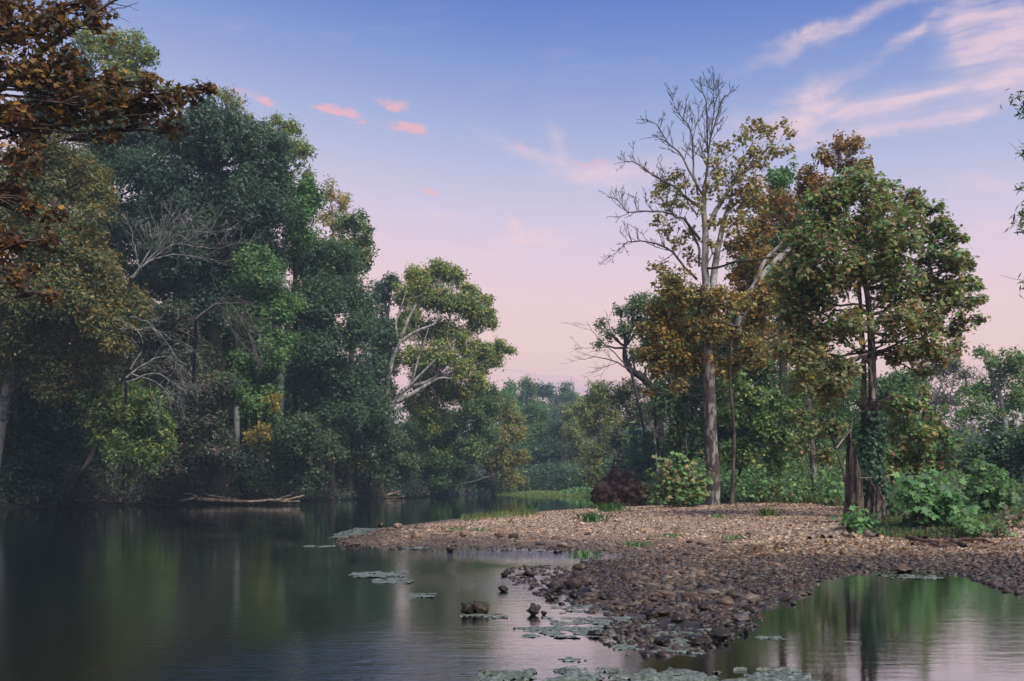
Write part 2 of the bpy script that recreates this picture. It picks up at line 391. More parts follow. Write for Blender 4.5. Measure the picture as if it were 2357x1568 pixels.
def pick(pal, n, coh=None):
    cs = np.array([c for c, _ in PAL[pal]])*LK; wts = np.array([x for _, x in PAL[pal]], float); wts /= wts.sum()
    i = RNG.choice(len(cs), n, p=wts)
    return cs[i]

# ------------------------------------------------------------------ river outline and terrain
def Wp(vx, vy, z=0.0):
    d = (EYE-z)*F/(vy-HY); return ((vx-CX)/F*d, d)
left_bank = [(-14, 3), (-12.5, 12), (-15.5, 22), (-22, 34), (-29.5, 50), Wp(0, 1168), Wp(240, 1165), Wp(450, 1160), Wp(700, 1153), Wp(930, 1146), Wp(1060, 1140), (-4.6, 150)]
right_bank = [(-0.5, 152), (-1.8, 138), Wp(1160, 1138.5), Wp(1250, 1142), Wp(1370, 1146), (10.5, 97), (11, 88), (8.2, 76),
              Wp(1370, 1167), Wp(1290, 1174), Wp(1150, 1185), Wp(1000, 1200), Wp(880, 1216), Wp(800, 1240), Wp(790, 1250), Wp(860, 1260), Wp(1000, 1254), Wp(1130, 1260),
              Wp(1250, 1264), Wp(1340, 1272), Wp(1470, 1274), Wp(1490, 1284), Wp(1350, 1294), Wp(1370, 1308), Wp(1300, 1338), Wp(1330, 1368), Wp(1370, 1392), Wp(1430, 1412), Wp(1475, 1436), Wp(1520, 1462), Wp(1570, 1478),
              Wp(1630, 1462), Wp(1650, 1425), Wp(1740, 1396), Wp(1840, 1352), Wp(1900, 1328), Wp(2000, 1314), Wp(2130, 1310), Wp(2230, 1326),
              Wp(2357, 1364), (8.6, 12), (8.8, 9), (9.2, 3)]
water_poly = np.array(left_bank + right_bank)
NL = len(left_bank)

def inside(poly, x, y):
    r = np.zeros(x.shape, bool); n = len(poly)
    for i in range(n):
        x1, y1 = poly[i]; x2, y2 = poly[(i+1) % n]
        if y1 == y2: continue
        c = ((y1 > y) != (y2 > y)) & (x < (x2-x1)*(y-y1)/(y2-y1)+x1)
        r ^= c
    return r
def segdist(poly, x, y, closed=True):
    best = np.full(x.shape, 1e9); idx = np.zeros(x.shape, int); n = len(poly)
    for i in range(n if closed else n-1):
        a = poly[i]; b = poly[(i+1) % n]; dx, dy = b[0]-a[0], b[1]-a[1]
        t = np.clip(((x-a[0])*dx+(y-a[1])*dy)/(dx*dx+dy*dy+1e-9), 0, 1)
        d = np.hypot(x-a[0]-t*dx, y-a[1]-t*dy); mks = d < best
        best = np.where(mks, d, best); idx = np.where(mks, i, idx)
    return best, idx
_W = [(RNG.uniform(.25, .55), RNG.uniform(0, 6.28), RNG.uniform(0, 6.28)) for _ in range(6)]
def bumps(x, y, s=1.0):
    r = 0
    for i, (k, a, p) in enumerate(_W):
        kk = k*s*(1.7**i); r = r + np.sin(kk*(x*math.cos(a)+y*math.sin(a))*1.6+p)/(1.45**i)
    return r/3.0
def H(x, y):
    x = np.asarray(x, float); y = np.asarray(y, float)
    d, i = segdist(water_poly, x, y); ins = inside(water_poly, x, y)
    d = d + 0.18*bumps(x, y, 3.0)*np.clip(d, 0, 1)*np.clip(1.4-y/60, .2, 1)
    left = i < NL
    zl = 1.1*np.tanh(d/2.0) + 5.0*(1-np.exp(-d/30.0))
    flatk = np.clip((y-10)/17, 0, 1); flatk = .34+.66*flatk*flatk*(3-2*flatk)
    zr = 0.74*np.tanh(d/9.0)*flatk + 0.05*bumps(x, y, .8)*np.clip(d/4, 0, 1) + 2.0*(1-np.exp(-np.clip(d-25, 0, None)/60.0))
    zland = np.where(left, zl, zr)
    zland = np.where((y > 90) & (~left) & (y < 150), np.minimum(zland, .35+.0*d), zland)
    far = np.clip((y-160)/150, 0, 1); far = far*far*(3-2*far)
    zland = zland + far*10
    zw = -np.where(left, np.minimum(1.2, .25*d), np.minimum(1.2, .075*d))
    zw = zw + .015*bumps(x, y, 4.)*np.clip(d, 0, 1)
    return np.where(ins, zw, zland)
def h1(x, y): return float(H(np.array([x]), np.array([y]))[0])
def G(vx, vy, dmin=5.0, dmax=140.0):
    d = np.geomspace(dmin, dmax, 900); x = (vx-CX)/F*d; z = EYE-(vy-HY)/F*d
    hh = np.maximum(H(x, d), 0.0); k = np.argmax(z <= hh)
    if z[k] > hh[k]: k = len(d)-1
    return np.array([x[k], d[k], hh[k]])
def P(vx, vy, d): return np.array([(vx-CX)/F*d, d, EYE-(vy-HY)/F*d])

def axis(lo, hi, step, far_lo, far_hi):
    core = np.arange(lo, hi+1e-6, step)
    up = [hi]; s = step
    while up[-1] < far_hi: s *= 1.12; up.append(up[-1]+s)
    dn = [lo]; s = step
    while dn[-1] > far_lo: s *= 1.12; dn.append(dn[-1]-s)
    return np.concatenate([np.array(dn[1:])[::-1], core, np.array(up[1:])])
gx = axis(-7, 16, .14, -420, 420); gy = axis(6, 40, .14, -120, 700)
X, Y = np.meshgrid(gx, gy); Z = H(X.ravel(), Y.ravel())
# gravel area of the bar
gravel_poly = np.array([Wp(1330, 1395), (2, 6), (-6, 24), (-7, 44), (3, 60)] + [tuple(G(a, b)[:2]) for a, b in
              [(1370, 1170), (1500, 1164), (1600, 1166), (1700, 1156), (1850, 1157), (1940, 1166), (1950, 1215), (2060, 1240), (2240, 1236), (2290, 1205), (2357, 1190), (2600, 1200)]] + [(16, 14), (12, 8), (6, 7)])
gd, _ = segdist(gravel_poly, X.ravel(), Y.ravel()); gi = inside(gravel_poly, X.ravel(), Y.ravel())
grav = np.clip(np.where(gi, gd, -gd)/0.9 + .5 + .5*bumps(X.ravel(), Y.ravel(), 5), 0, 1)
nx, ny = len(gx), len(gy)
ii = (np.arange(ny-1)[:, None]*nx + np.arange(nx-1)[None, :]).ravel()
quads = np.stack([ii, ii+1, ii+1+nx, ii+nx], 1)
me = build_mesh('ground', np.stack([X.ravel(), Y.ravel(), Z], 1), quads.ravel(), np.arange(len(quads))*4, None, M_GROUND, smooth=True, extra={'gravel': grav})
link('ground', me, kind='structure')
me = build_mesh('river_water', [(-60, -10, 0), (40, -10, 0), (40, 170, 0), (-60, 170, 0)], [0, 1, 2, 3], [0], None, M_WATER)
link('river_water', me, kind='structure')
print('terrain done')

# ------------------------------------------------------------------ trees
def smooth_path(pts, n=4, wob=0.0):
    pts = np.asarray(pts, float)
    if len(pts) < 2: return pts
    t = np.arange(len(pts)); tt = np.linspace(0, len(pts)-1, (len(pts)-1)*n+1)
    out = np.empty((len(tt), 3)); m = np.gradient(pts, axis=0)
    for k, x in enumerate(tt):
        i = min(int(x), len(pts)-2); u = x-i
        h00 = 2*u**3-3*u**2+1; h10 = u**3-2*u**2+u; h01 = -2*u**3+3*u**2; h11 = u**3-u**2
        out[k] = h00*pts[i]+h10*m[i]+h01*pts[i+1]+h11*m[i+1]
    if wob: out[1:] += RNG.normal(size=out[1:].shape)*wob
    return out

def limb(wood, a, b, r0, r1, sag=0.0, n=5, wob=.04, sides=5):
    a = np.asarray(a, float); b = np.asarray(b, float); L = np.linalg.norm(b-a)
    t = np.linspace(0, 1, n+1)[:, None]
    mid = a + (b-a)*t; mid[:, 2] += (sag*L*np.sin(np.pi*t))[:, 0]
    mid[1:-1] += RNG.normal(size=(n-1, 3))*wob*L
    wood.tube(mid, np.linspace(r0, r1, n+1), sides)
    return mid

def unit(n): v = RNG.normal(size=(n, 3)); return v/np.linalg.norm(v, axis=1, keepdims=True)

def crown_points(lobes, leaf, cover, sub=9, shell=.72, clus=14, flat=.8, twig_wood=None, limbs=None, twig_r=.012, droop=0., ragged=.35, fine=True, bs=(.34, .58)):
    """lobes: list of (centre, r). Leaves sit in clusters on boughs on the shell of every lobe."""
    P0, N0, K0 = [], [], []
    for li, (c, r) in enumerate(lobes):
        ns = max(4, int(sub*1.35*RNG.uniform(.8, 1.25)))
        u = unit(ns); u[:, 2] = u[:, 2]*.9+.12; u /= np.linalg.norm(u, axis=1, keepdims=True)
        rr = r*shell*RNG.uniform(1-ragged*1.4, 1+ragged*.5, ns)[:, None]
        sc = c + u*rr*np.array([1, 1, flat]); sr = r*RNG.uniform(bs[0], bs[1], ns)
        sc = np.vstack([sc, c[None]]); sr = np.append(sr, r*.5)
        if twig_wood is not None and limbs is not None:
            a = limbs[li]
            for q in range(ns): limb(twig_wood, a[RNG.integers(len(a)-2, len(a))], sc[q], twig_r*2.2, twig_r*.7, .06, 3, .05, 3)
        n_leaf = cover*math.pi*r*r/(.34*leaf*leaf)
        share = sr**2/np.sum(sr**2)
        for q in range(ns+1):
            m = max(3, int(n_leaf*share[q])); nc = max(2, int(m/clus))
            cu = unit(nc); cu[:, 2] = np.where(cu[:, 2] < -.75, -cu[:, 2]*.6, cu[:, 2])
            cc = sc[q] + cu*(sr[q]*RNG.uniform(.45, 1.12, nc)[:, None])*np.array([1, 1, .95])
            if fine and twig_wood is not None and limbs is not None and q < ns:
                for z in range(0, nc, 3): twig_wood.tube([sc[q], (sc[q]+cc[z])/2+RNG.normal(size=3)*.05*sr[q], cc[z]], [twig_r*.8, twig_r*.6, twig_r*.35], 3)
            k = RNG.integers(0, nc, m)
            off = RNG.normal(size=(m, 3))*(sr[q]*.18+leaf*.45); off[:, 2] *= .9; off[:, 2] -= droop*np.abs(RNG.normal(size=m))
            p = cc[k]+off
            out = (p-sc[q]); out /= (np.linalg.norm(out, axis=1, keepdims=True)+1e-6)
            nrm = out*.55 + np.array([0, 0, .55]) + RNG.normal(size=(m, 3))*.42
            P0.append(p); N0.append(nrm); K0.append(np.full(m, li*100+q)*1000+k)
    return np.concatenate(P0), np.concatenate(N0), np.concatenate(K0)

def cluster_cols(pal, keys, coh=.6, val=.18, pal2=None, mixf=None):
    n = len(keys); base = pick(pal, n)
    uk, inv = np.unique(keys, return_inverse=True); kc = pick(pal, len(uk))[inv]
    sk, inv2 = np.unique(keys//1000, return_inverse=True); sc_ = pick(pal, len(sk))[inv2]
    use = RNG.random(n); c = np.where((use < coh*.5)[:, None], kc, np.where((use < coh)[:, None], sc_, base))
    if pal2 is not None:
        p2 = pick(pal2, n); c = np.where((RNG.random(n) < mixf)[:, None], p2, c)
    c = c*(1+RNG.normal(size=(n, 1))*val).clip(.45, 1.7)
    return c

LEAVES = [0]; CV = 1.3
SNAG_D = float(G(1998, 1203)[1]); print('snag distance', SNAG_D)
def tree(name, label, cat, lobes, d, pal, base=None, leaf=.2, cover=3.2, trunk=None, r0=.2, bark=None, group=None, depth=.8, tmpl=DIAMOND,
         sub=9, singles=0, pal2=None, mix2=None, limbs_from=.35, twig=.014, shell=.72, clus=14, droop=0., limb_r=.2, ragged=.35, dshift=None,
         vine=None, material=None, coh=.6, extra_paths=None, flat=.95, size_var=.32, bs=(.26, .58)):
    bark = bark or M_DARKBARK; material = material or M_LEAF
    if base is None:
        bx = np.mean([l[0] for l in lobes]); base = (bx, None)
    bd = d; X0 = (base[0]-CX)/F*bd
    while h1(X0, bd) < .12 and bd < d+60: bd += .5; X0 = (base[0]-CX)/F*bd
    b = np.array([X0, bd, h1(X0, bd)-.05])
    root = thing(name, label, cat, b, group)
    cs = []
    for l in lobes:
        vx, vy, r = l[:3]; dd = d + (l[3] if len(l) > 3 else RNG.uniform(-1, 1)*depth*r/F*d)
        cs.append((P(vx, vy, dd), r/F*dd))
    if trunk is None:
        top = max(cs, key=lambda q: q[0][2])[0]; mean = np.mean([q[0] for q in cs], axis=0)
        tp = np.array([b, b+(mean-b)*np.array([.25, .3, .45])+RNG.normal(size=3)*.15, b+(mean-b)*np.array([.7, .8, .9]), top*.6+mean*.4])
    else:
        tp = np.array([b]+[P(q[0], q[1], d+(q[2] if len(q) > 2 else 0)) for q in trunk])
    tp = smooth_path(tp, 4, .01*r0)
    w_ = Wood(); rad = r0*np.linspace(1, .28, len(tp))**.9; rad[0] *= 1.35
    w_.tube(tp, rad, 9)
    lm = []
    for c, r in cs:
        tz = tp[:, 2]; goal = c[2]-r*1.1; lo = int(len(tp)*limbs_from)
        dd = np.linalg.norm(tp[lo:]-(c-np.array([0, 0, r*.9])), axis=1); k = lo+int(np.argmin(dd)); k = min(k, len(tp)-2)
        lr = min(rad[k]*.75, limb_r*r0+.01*r)
        lm.append(limb(w_, tp[k], c+np.array([0, 0, r*.1]), lr, lr*.3, -.04, 5, .035, 5))
    if extra_paths:
        for path, ra, rb in extra_paths:
            pp = smooth_path(np.array([P(q[0], q[1], d+(q[2] if len(q) > 2 else 0)) for q in path]), 3, .01)
            w_.tube(pp, np.linspace(ra, rb, len(pp)), 6)
    far_ = d > 52 and tmpl is DIAMOND
    if far_: tmpl = TRI; bs = (.17, .52) if bs[0] == .26 else bs; sub = int(sub*1.35); ragged = .5; droop = max(droop, .16); leaf *= 1.08; cover *= 1.45
    elif d > 52: cover *= 1.3
    pos, nrm, key = crown_points(cs, leaf, cover*CV, sub, shell, clus, flat, w_, lm, twig, droop, ragged, fine=d < 50, bs=bs)
    mf = None
    if pal2 is not None: mf = np.clip(mix2(pos) if callable(mix2) else np.full(len(pos), mix2), 0, 1)
    cols = cluster_cols(pal, key, coh, pal2=pal2, mixf=mf)
    w_.shift(b); link('trunk', w_.mesh('trunk', bark), root)
    size = leaf*RNG.uniform(1-size_var, 1+size_var*1.6, len(pos))
    if singles:
        # the leaves that show largest: outermost on the side facing the river and the camera
        sc = -(pos[:, 1]) + RNG.random(len(pos))*1.5
        order = np.argsort(-sc); one = order[:singles]; rest = order[singles:]
        shared = {}
        t_, b_, n_ = frames(singles, nrm[one])
        for q, i in enumerate(one):
            ck = q % 14
            if ck not in shared:
                shared[ck] = build_mesh('leaf', tmpl[0], np.arange(tmpl[1]), [0], None, material, col=np.tile(cols[i], (tmpl[1], 1)))
            o = bpy.data.objects.new('leaf', shared[ck]); COL.objects.link(o); o.parent = root
            Mx = Matrix.Identity(4)
            for a in range(3): Mx[a][0], Mx[a][1], Mx[a][2], Mx[a][3] = t_[q][a]*size[i], b_[q][a]*size[i], n_[q][a]*size[i], pos[i][a]-b[a]
            o.matrix_local = Mx
        pos, nrm, cols, size = pos[rest], nrm[rest], cols[rest], size[rest]
    LEAVES[0] += len(pos)
    link('crown', leaves_mesh('crown', pos-b, nrm, size, cols, material, tmpl), root, kind='stuff' if singles else None)
    return root, b, tp

# --- left bank, near to far -----------------------------------------------------------
B = 'tree'
tree('sycamore_tree', 'rust-leaved sycamore whose boughs hang into the top left corner', B,
     [(30, 60, 85), (120, 60, 80), (205, 20, 50), (60, 170, 85), (150, 170, 70), (225, 60, 30), (50, 270, 80), (150, 262, 62), (240, 250, 62), (310, 240, 52),
      (370, 245, 46), (415, 232, 34), (450, 210, 22), (265, 190, 34), (340, 195, 30), (395, 300, 26), (250, 320, 30), (60, 370, 50), (25, 450, 50),
      (70, 480, 34), (130, 500, 26), (30, 560, 44), (110, 560, 24), (40, 640, 40), (110, 680, 22), (480, 205, 9), (-60, 200, 90), (-90, 400, 90), (-60, 600, 80), (-40, 20, 80)],
     18.5, 'rust', base=(-330, None), leaf=.108, cover=1.3, bs=(.24, .44), clus=6, r0=.32, bark=M_TWIGBARK, tmpl=STAR, sub=12, singles=290, twig=.010, ragged=.45, material=M_BROAD,
     trunk=[(-300, 900), (-260, 600), (-200, 380), (-150, 150), (-120, -200)], limb_r=.10, limbs_from=.3, flat=1.0,
     extra_paths=[([(-150, 330), (0, 205), (90, 125), (200, 45), (255, 5), (310, -20)], .075, .012), ([(-150, 420), (0, 285), (120, 290), (260, 270), (390, 262)], .05, .010),
                  ([(-100, 350), (60, 300), (130, 302), (205, 315)], .035, .008), ([(230, 40), (270, 20), (322, 8)], .012, .004), ([(235, 30), (265, 38), (300, 55)], .010, .003), ([(250, 10), (290, 12), (320, 25)], .010, .003)])
tree('yellow_green_tree', 'broad turning tree with orange-tinged boughs bulging out at the left edge', B,
     [(60, 420, 110), (170, 420, 80), (230, 450, 40), (60, 560, 120), (180, 560, 90), (60, 700, 120), (190, 690, 110), (285, 690, 62), (310, 700, 36), (80, 830, 110), (200, 810, 90), (265, 760, 60), (-60, 500, 120), (-60, 700, 130), (120, 345, 60), (200, 620, 70)],
     58, 'olive', base=(-30, None), leaf=.18, cover=3.4, bs=(.28, .48), r0=.45, bark=M_GREYBARK, pal2='orange', mix2=lambda p: np.clip((p[:, 0]+28)*.04+.08, .03, .26), sub=12)
tree('tall_poplar_tree', 'tall pale yellow-green tree rising behind the rust-leaved boughs', B,
     [(240, 120, 55), (310, 110, 48), (345, 130, 28), (290, 180, 60), (200, 90, 40), (340, 185, 30), (250, 230, 60), (380, 205, 20)],
     86, 'yellowgreen', base=(260, None), leaf=.30, cover=2.0, r0=.4, bark=M_GREYBARK, sub=10, pal2='gold', mix2=.15)
tree('dark_oak_tree', 'dark blue-green tree crown left of the tallest oak', B,
     [(170, 180, 60), (130, 260, 90), (250, 330, 95), (200, 420, 90), (330, 400, 85), (320, 300, 60), (260, 520, 80), (390, 320, 60)],
     76, 'dark', base=(240, None), leaf=.26, cover=3.6, r0=.5, sub=12)
tree('tall_oak_tree', 'tallest massive dark oak in the middle of the left bank', B,
     [(480, 260, 42), (510, 320, 80), (440, 350, 80), (560, 330, 65), (600, 400, 70), (500, 450, 100), (400, 460, 90), (590, 500, 80), (450, 560, 90), (550, 600, 90), (370, 560, 80), (480, 690, 90), (620, 590, 50), (640, 340, 36)],
     74, 'dark', base=(500, None), leaf=.26, cover=4.2, r0=.7, sub=14)
tree('thin_top_tree', 'sparse yellow treetop peeking above the tallest oak', B,
     [(520, 225, 30), (545, 245, 32), (570, 275, 28), (500, 212, 12)],
     92, 'goldgreen', base=(545, None), leaf=.26, cover=1.0, r0=.3, sub=8, bark=M_GREYBARK)
tree('light_green_tree', 'light green tree leaning out right of the tallest oak', B,
     [(620, 310, 46), (650, 345, 48), (690, 350, 34), (665, 300, 30), (640, 280, 22), (700, 345, 20), (650, 400, 36), (705, 400, 18)],
     88, 'yellowgreen', base=(640, None), leaf=.28, cover=1.9, r0=.35, sub=9, bark=M_GREYBARK)
tree('walnut_tree', 'green tree with a bright leafy shoulder below the light green one', B,
     [(670, 490, 56), (705, 480, 44), (690, 545, 46), (700, 430, 34), (720, 450, 28), (650, 440, 40)],
     76, 'bright', base=(680, None), leaf=.24, cover=3.0, r0=.3, sub=10, pal2='green', mix2=.4)
tree('thin_gold_tree', 'thin golden tree with open twigs above the dark column', B,
     [(760, 450, 34), (790, 470, 28), (750, 500, 34), (780, 520, 28), (760, 560, 36), (775, 600, 34)],
     94, 'gold', base=(765, None), leaf=.24, cover=1.05, r0=.28, sub=8, bark=M_GREYBARK)
tree('ivy_clad_tree', 'round green tree with golden leaves at its right rim', B,
     [(815, 520, 44), (835, 555, 26), (800, 580, 50), (830, 600, 34), (790, 640, 56), (845, 530, 18)],
     90, 'green', base=(805, None), leaf=.26, cover=2.3, r0=.35, sub=10, pal2='gold', mix2=.2)
tree('dark_column_tree', 'dark green column of foliage down to the bank left of the white sycamore', B,
     [(760, 600, 70), (700, 600, 60), (800, 680, 62), (740, 700, 80), (820, 760, 46), (760, 790, 80), (690, 700, 60), (790, 860, 70), (720, 880, 70), (770, 950, 70), (840, 700, 28)],
     80, 'dark', base=(760, None), leaf=.24, cover=4.0, r0=.45, sub=12, pal2='green', mix2=.25)
tree('box_elder_tree', 'mid green tree whose lower boughs turn yellow at the tips', B,
     [(600, 640, 70), (640, 700, 60), (590, 730, 70), (620, 830, 50), (570, 830, 50), (560, 900, 50), (600, 930, 46), (530, 880, 40), (610, 960, 36), (640, 790, 40)],
     70, 'green', base=(560, None), leaf=.22, cover=3.6, r0=.35, sub=11, pal2='bright', mix2=.35)
tree('young_maple_tree', 'small golden-tipped maple spray low on the left bank', B,
     [(625, 915, 20), (600, 990, 26), (575, 1000, 20), (632, 935, 12)], 67.5, 'gold', base=(600, None), leaf=.2, cover=1.8, r0=.08, sub=7)
tree('leaning_boxelder_tree', 'leaning tree spreading yellow-green leaves low over the dark water', B,
     [(290, 930, 62), (350, 930, 46), (250, 980, 56), (330, 990, 58), (370, 1010, 36), (300, 1040, 54), (350, 1060, 34), (230, 920, 46), (390, 970, 18), (300, 1090, 20)],
     60, 'yellowgreen', base=(150, None), trunk=[(190, 1090), (215, 1040), (255, 985), (300, 950)], leaf=.20, cover=2.6, r0=.22, sub=10, pal2='green', mix2=.3)
tree('understory_tree', 'dim green understory tree in the shade at the left edge', B,
     [(60, 930, 100), (-30, 980, 110), (150, 900, 90), (60, 1050, 90), (160, 1020, 80), (110, 1110, 50), (10, 1110, 60), (-60, 850, 100)],
     64, 'dark', base=(20, None), leaf=.20, cover=3.8, r0=.3, sub=11, trunk=[(10, 1040), (70, 950), (150, 880), (260, 830)])
tree('shade_tree', 'dark bushy tree low behind the leaning yellow-green one', B,
     [(430, 820, 70), (470, 900, 70), (420, 960, 60), (480, 1000, 60), (400, 1050, 50), (460, 1080, 50), (540, 1050, 60), (330, 840, 60), (400, 740, 70), (330, 760, 50)],
     69, 'purple', base=(450, None), leaf=.20, cover=3.2, r0=.3, sub=11, pal2='dark', mix2=.55)
tree('bank_tree', 'drooping green tree at the foot of the dark column', B,
     [(620, 1030, 56), (690, 1000, 60), (660, 1090, 46), (740, 1040, 56), (720, 1100, 36), (590, 1100, 36)],
     76, 'dark', base=(660, None), leaf=.2, cover=3.4, r0=.25, sub=10, pal2='olive', mix2=.35)
tree('willow_tree', 'grey-green twiggy tree hanging over the driftwood at mid left', B,
     [(820, 1000, 60), (860, 1050, 50), (800, 1070, 46), (900, 1010, 46), (850, 950, 50), (890, 1090, 36), (930, 1060, 40)],
     92, 'olive', base=(850, None), leaf=.22, cover=2.8, r0=.25, sub=10, pal2='dark', mix2=.5)
tree('red_shrub', 'small orange-red leaved tree beside the white sycamore trunk', B,
     [(872, 855, 22), (905, 858, 14), (885, 890, 26), (870, 920, 24), (905, 910, 18), (860, 960, 26)],
     98, 'red', base=(875, None), leaf=.2, cover=1.7, r0=.08, sub=7)
tree('cedar_tree', 'dark grey-green tree close behind the white sycamore', B,
     [(880, 690, 40), (900, 650, 26), (870, 760, 50), (890, 820, 50), (920, 760, 40)],
     106, 'dark', base=(885, None), leaf=.3, cover=3.2, r0=.3, sub=9)
tree('white_sycamore_tree', 'white-limbed sycamore leaning over the river at centre left', B,
     [(965, 640, 36), (1010, 625, 34), (1050, 635, 28), (1075, 665, 20), (930, 680, 30), (990, 690, 44), (1040, 700, 40), (940, 740, 40), (1000, 760, 44), (1050, 770, 38), (1090, 750, 22), (1095, 690, 26), (1120, 690, 18),
      (1130, 720, 14), (1080, 810, 30), (1120, 805, 24), (1155, 798, 22), (1175, 805, 14), (1020, 820, 40), (960, 820, 40), (990, 880, 44), (1060, 850, 36), (1110, 840, 22), (1040, 910, 44), (960, 930, 40), (1000, 960, 40), (1090, 880, 30), (1130, 745, 18), (1070, 700, 34), (1140, 825, 22), (1100, 720, 24), (1100, 810, 30)],
     97, 'pale', base=(872, None), trunk=[(885, 985, -2.4), (903, 935, -2.4), (935, 895, -2.4), (980, 880, -2), (1015, 860, -2)], leaf=.24, cover=4.2, bs=(.30, .52), r0=.36, bark=M_WHITEBARK, sub=9, pal2='green', mix2=.4, limb_r=.07, depth=1.1,
     extra_paths=[([(898, 950, -2.4), (892, 900, -2.6), (900, 840, -2.6), (918, 790, -2.6), (940, 735, -2.6), (958, 700, -2.6)], .32, .11), ([(925, 785, -2.6), (960, 762, -2.8), (1000, 745, -2.8), (1010, 715, -2.8)], .19, .06),
                  ([(915, 925, -2.6), (960, 900, -2.8), (1010, 872, -2.8), (1040, 872, -2.8)], .28, .07), ([(935, 895, -2.6), (975, 855, -2.8), (1030, 800, -2.8), (1050, 780, -2.8)], .15, .04),
                  ([(915, 790, -2.6), (912, 740, -2.6), (925, 700, -2.6), (935, 670, -2.6)], .12, .04), ([(950, 875, -2.8), (965, 820, -2.8), (978, 780, -2.8), (990, 745, -2.8)], .10, .03)])
tree('hanging_green_tree', 'wide green tree low behind the white sycamore trunk', B,
     [(960, 990, 60), (1020, 1000, 60), (1080, 960, 56), (930, 1060, 50), (1000, 1070, 56), (1070, 1040, 54), (1110, 1000, 40), (1040, 1100, 36), (1130, 930, 46), (1100, 900, 40)],
     112, 'green', base=(1000, None), leaf=.27, cover=3.2, r0=.35, sub=10, pal2='olive', mix2=.3)
tree('amber_tree', 'amber-tinted round tree where the river bends', B,
     [(1160, 950, 36), (1185, 960, 28), (1190, 1000, 32), (1150, 1000, 36), (1165, 1060, 40), (1200, 1050, 22), (1130, 1070, 36), (1180, 1100, 26)],
     128, 'goldgreen', base=(1165, None), leaf=.28, cover=3.2, r0=.35, sub=10, pal2='orange', mix2=.18)
tree('bend_tree', 'grey-green tree with its branches trailing low at the river bend', B,
     [(1080, 1100, 30), (1120, 1110, 26), (1050, 1080, 30), (1150, 1120, 20), (1200, 1115, 20)],
     134, 'olive', base=(1100, None), leaf=.26, cover=2.6, r0=.2, sub=9)
print('left done', LEAVES)
tree('shaded_tree', 'dark tree standing in the shade between the tallest oak and the box elder', B,
     [(300, 500, 80), (250, 600, 90), (350, 650, 90), (450, 660, 90), (300, 760, 90), (420, 760, 90), (520, 800, 90), (560, 700, 80), (460, 880, 90), (380, 900, 80)],
     83, 'dark', base=(400, None), leaf=.28, cover=3.4, r0=.4, sub=11)
tree('shaded_tree', 'dark tree filling the shade behind the dark column of foliage', B,
     [(640, 820, 70), (700, 780, 80), (680, 920, 80), (780, 900, 70), (860, 860, 60), (850, 960, 70), (600, 960, 70), (760, 1020, 70), (880, 780, 50)],
     93, 'dark', base=(740, None), leaf=.3, cover=3.4, r0=.4, sub=11, pal2='green', mix2=.2)
# --- far end of the river --------------------------------------------------------------
far = [(1170, 905, 30, 'far pale green tree left in the valley gap'), (1215, 900, 34, 'far rounded green tree under the dip of the skyline'), (1255, 905, 32, 'far dark-topped tree at the middle of the valley gap'),
       (1300, 915, 32, 'far low blue-green tree right in the valley gap'), (1340, 925, 30, 'far hazy tree nearest the right hand trees')]
for k, (vx, vy, r, lab) in enumerate(far):
    tree('valley_tree', lab, B, [(vx, vy, r), (vx-18, vy+40, r*1.1), (vx+16, vy+45, r*1.1), (vx, vy+85, r*1.15), (vx+8, vy+130, r*1.1), (vx-12, vy+165, r)], 230+k*9,
         ['bright', 'green', 'dark', 'green', 'green'][k], leaf=.55, cover=3.0, r0=.4, sub=9, group='far trees closing the valley')
mid = [([(1235, 960, 44), (1225, 1010, 44), (1240, 1060, 42), (1230, 1105, 30)], 170, 'green', 'big grey-green tree in front of the valley gap'),
       ([(1290, 990, 40), (1275, 1040, 42), (1300, 1080, 40), (1280, 1115, 26)], 165, 'dark', 'dark tree at the centre of the valley mouth'),
       ([(1330, 950, 34), (1320, 1000, 40), (1345, 1050, 44), (1320, 1095, 34)], 150, 'goldgreen', 'yellowish tree right of the valley mouth'),
       ([(1375, 905, 36), (1400, 930, 44), (1370, 970, 46), (1420, 1000, 50), (1380, 1050, 46), (1360, 1100, 30), (1350, 940, 26)], 128, 'goldgreen', 'pale gold-green tree standing over the grassy far bar'),
       ([(1440, 900, 46), (1470, 950, 50), (1440, 1010, 50), (1490, 1020, 50), (1430, 1080, 40), (1480, 1090, 40)], 96, 'purple', 'purplish twiggy tree behind the upturned root plate')]
for lob, dd, pal, lab in mid:
    tree('riverside_tree', lab, B, lob, dd, pal, leaf=.36 if dd > 140 else .27, cover=3.2, r0=.3, sub=11, pal2='green', mix2=.3)
# --- right side ------------------------------------------------------------------------
tree('ivy_branch_tree', 'dark tree leaning left with ivy along its trunk and bare lower twigs', B,
     [(1460, 700, 34), (1490, 740, 44), (1440, 760, 30), (1400, 770, 20), (1378, 790, 14), (1480, 690, 26), (1500, 800, 40), (1460, 820, 30), (1520, 700, 40), (1385, 745, 16), (1425, 715, 18)],
     78, 'green', base=(1520, None), trunk=[(1515, 950), (1490, 880), (1450, 850), (1438, 820), (1440, 790)], leaf=.22, cover=1.5, r0=.42, bark=M_VINEBARK, sub=9, pal2='olive', mix2=.3, limb_r=.25)
tree('backdrop_tree', 'dense dark tree right behind the dead sycamore', B,
     [(1560, 720, 56), (1610, 700, 50), (1540, 800, 70), (1620, 800, 80), (1560, 900, 80), (1640, 900, 80), (1580, 1000, 70), (1680, 980, 80), (1540, 1080, 50), (1720, 760, 70), (1740, 860, 80), (1760, 980, 70), (1820, 930, 70)],
     70, 'green', base=(1640, None), leaf=.24, cover=4.0, r0=.4, sub=12, pal2='olive', mix2=.35)
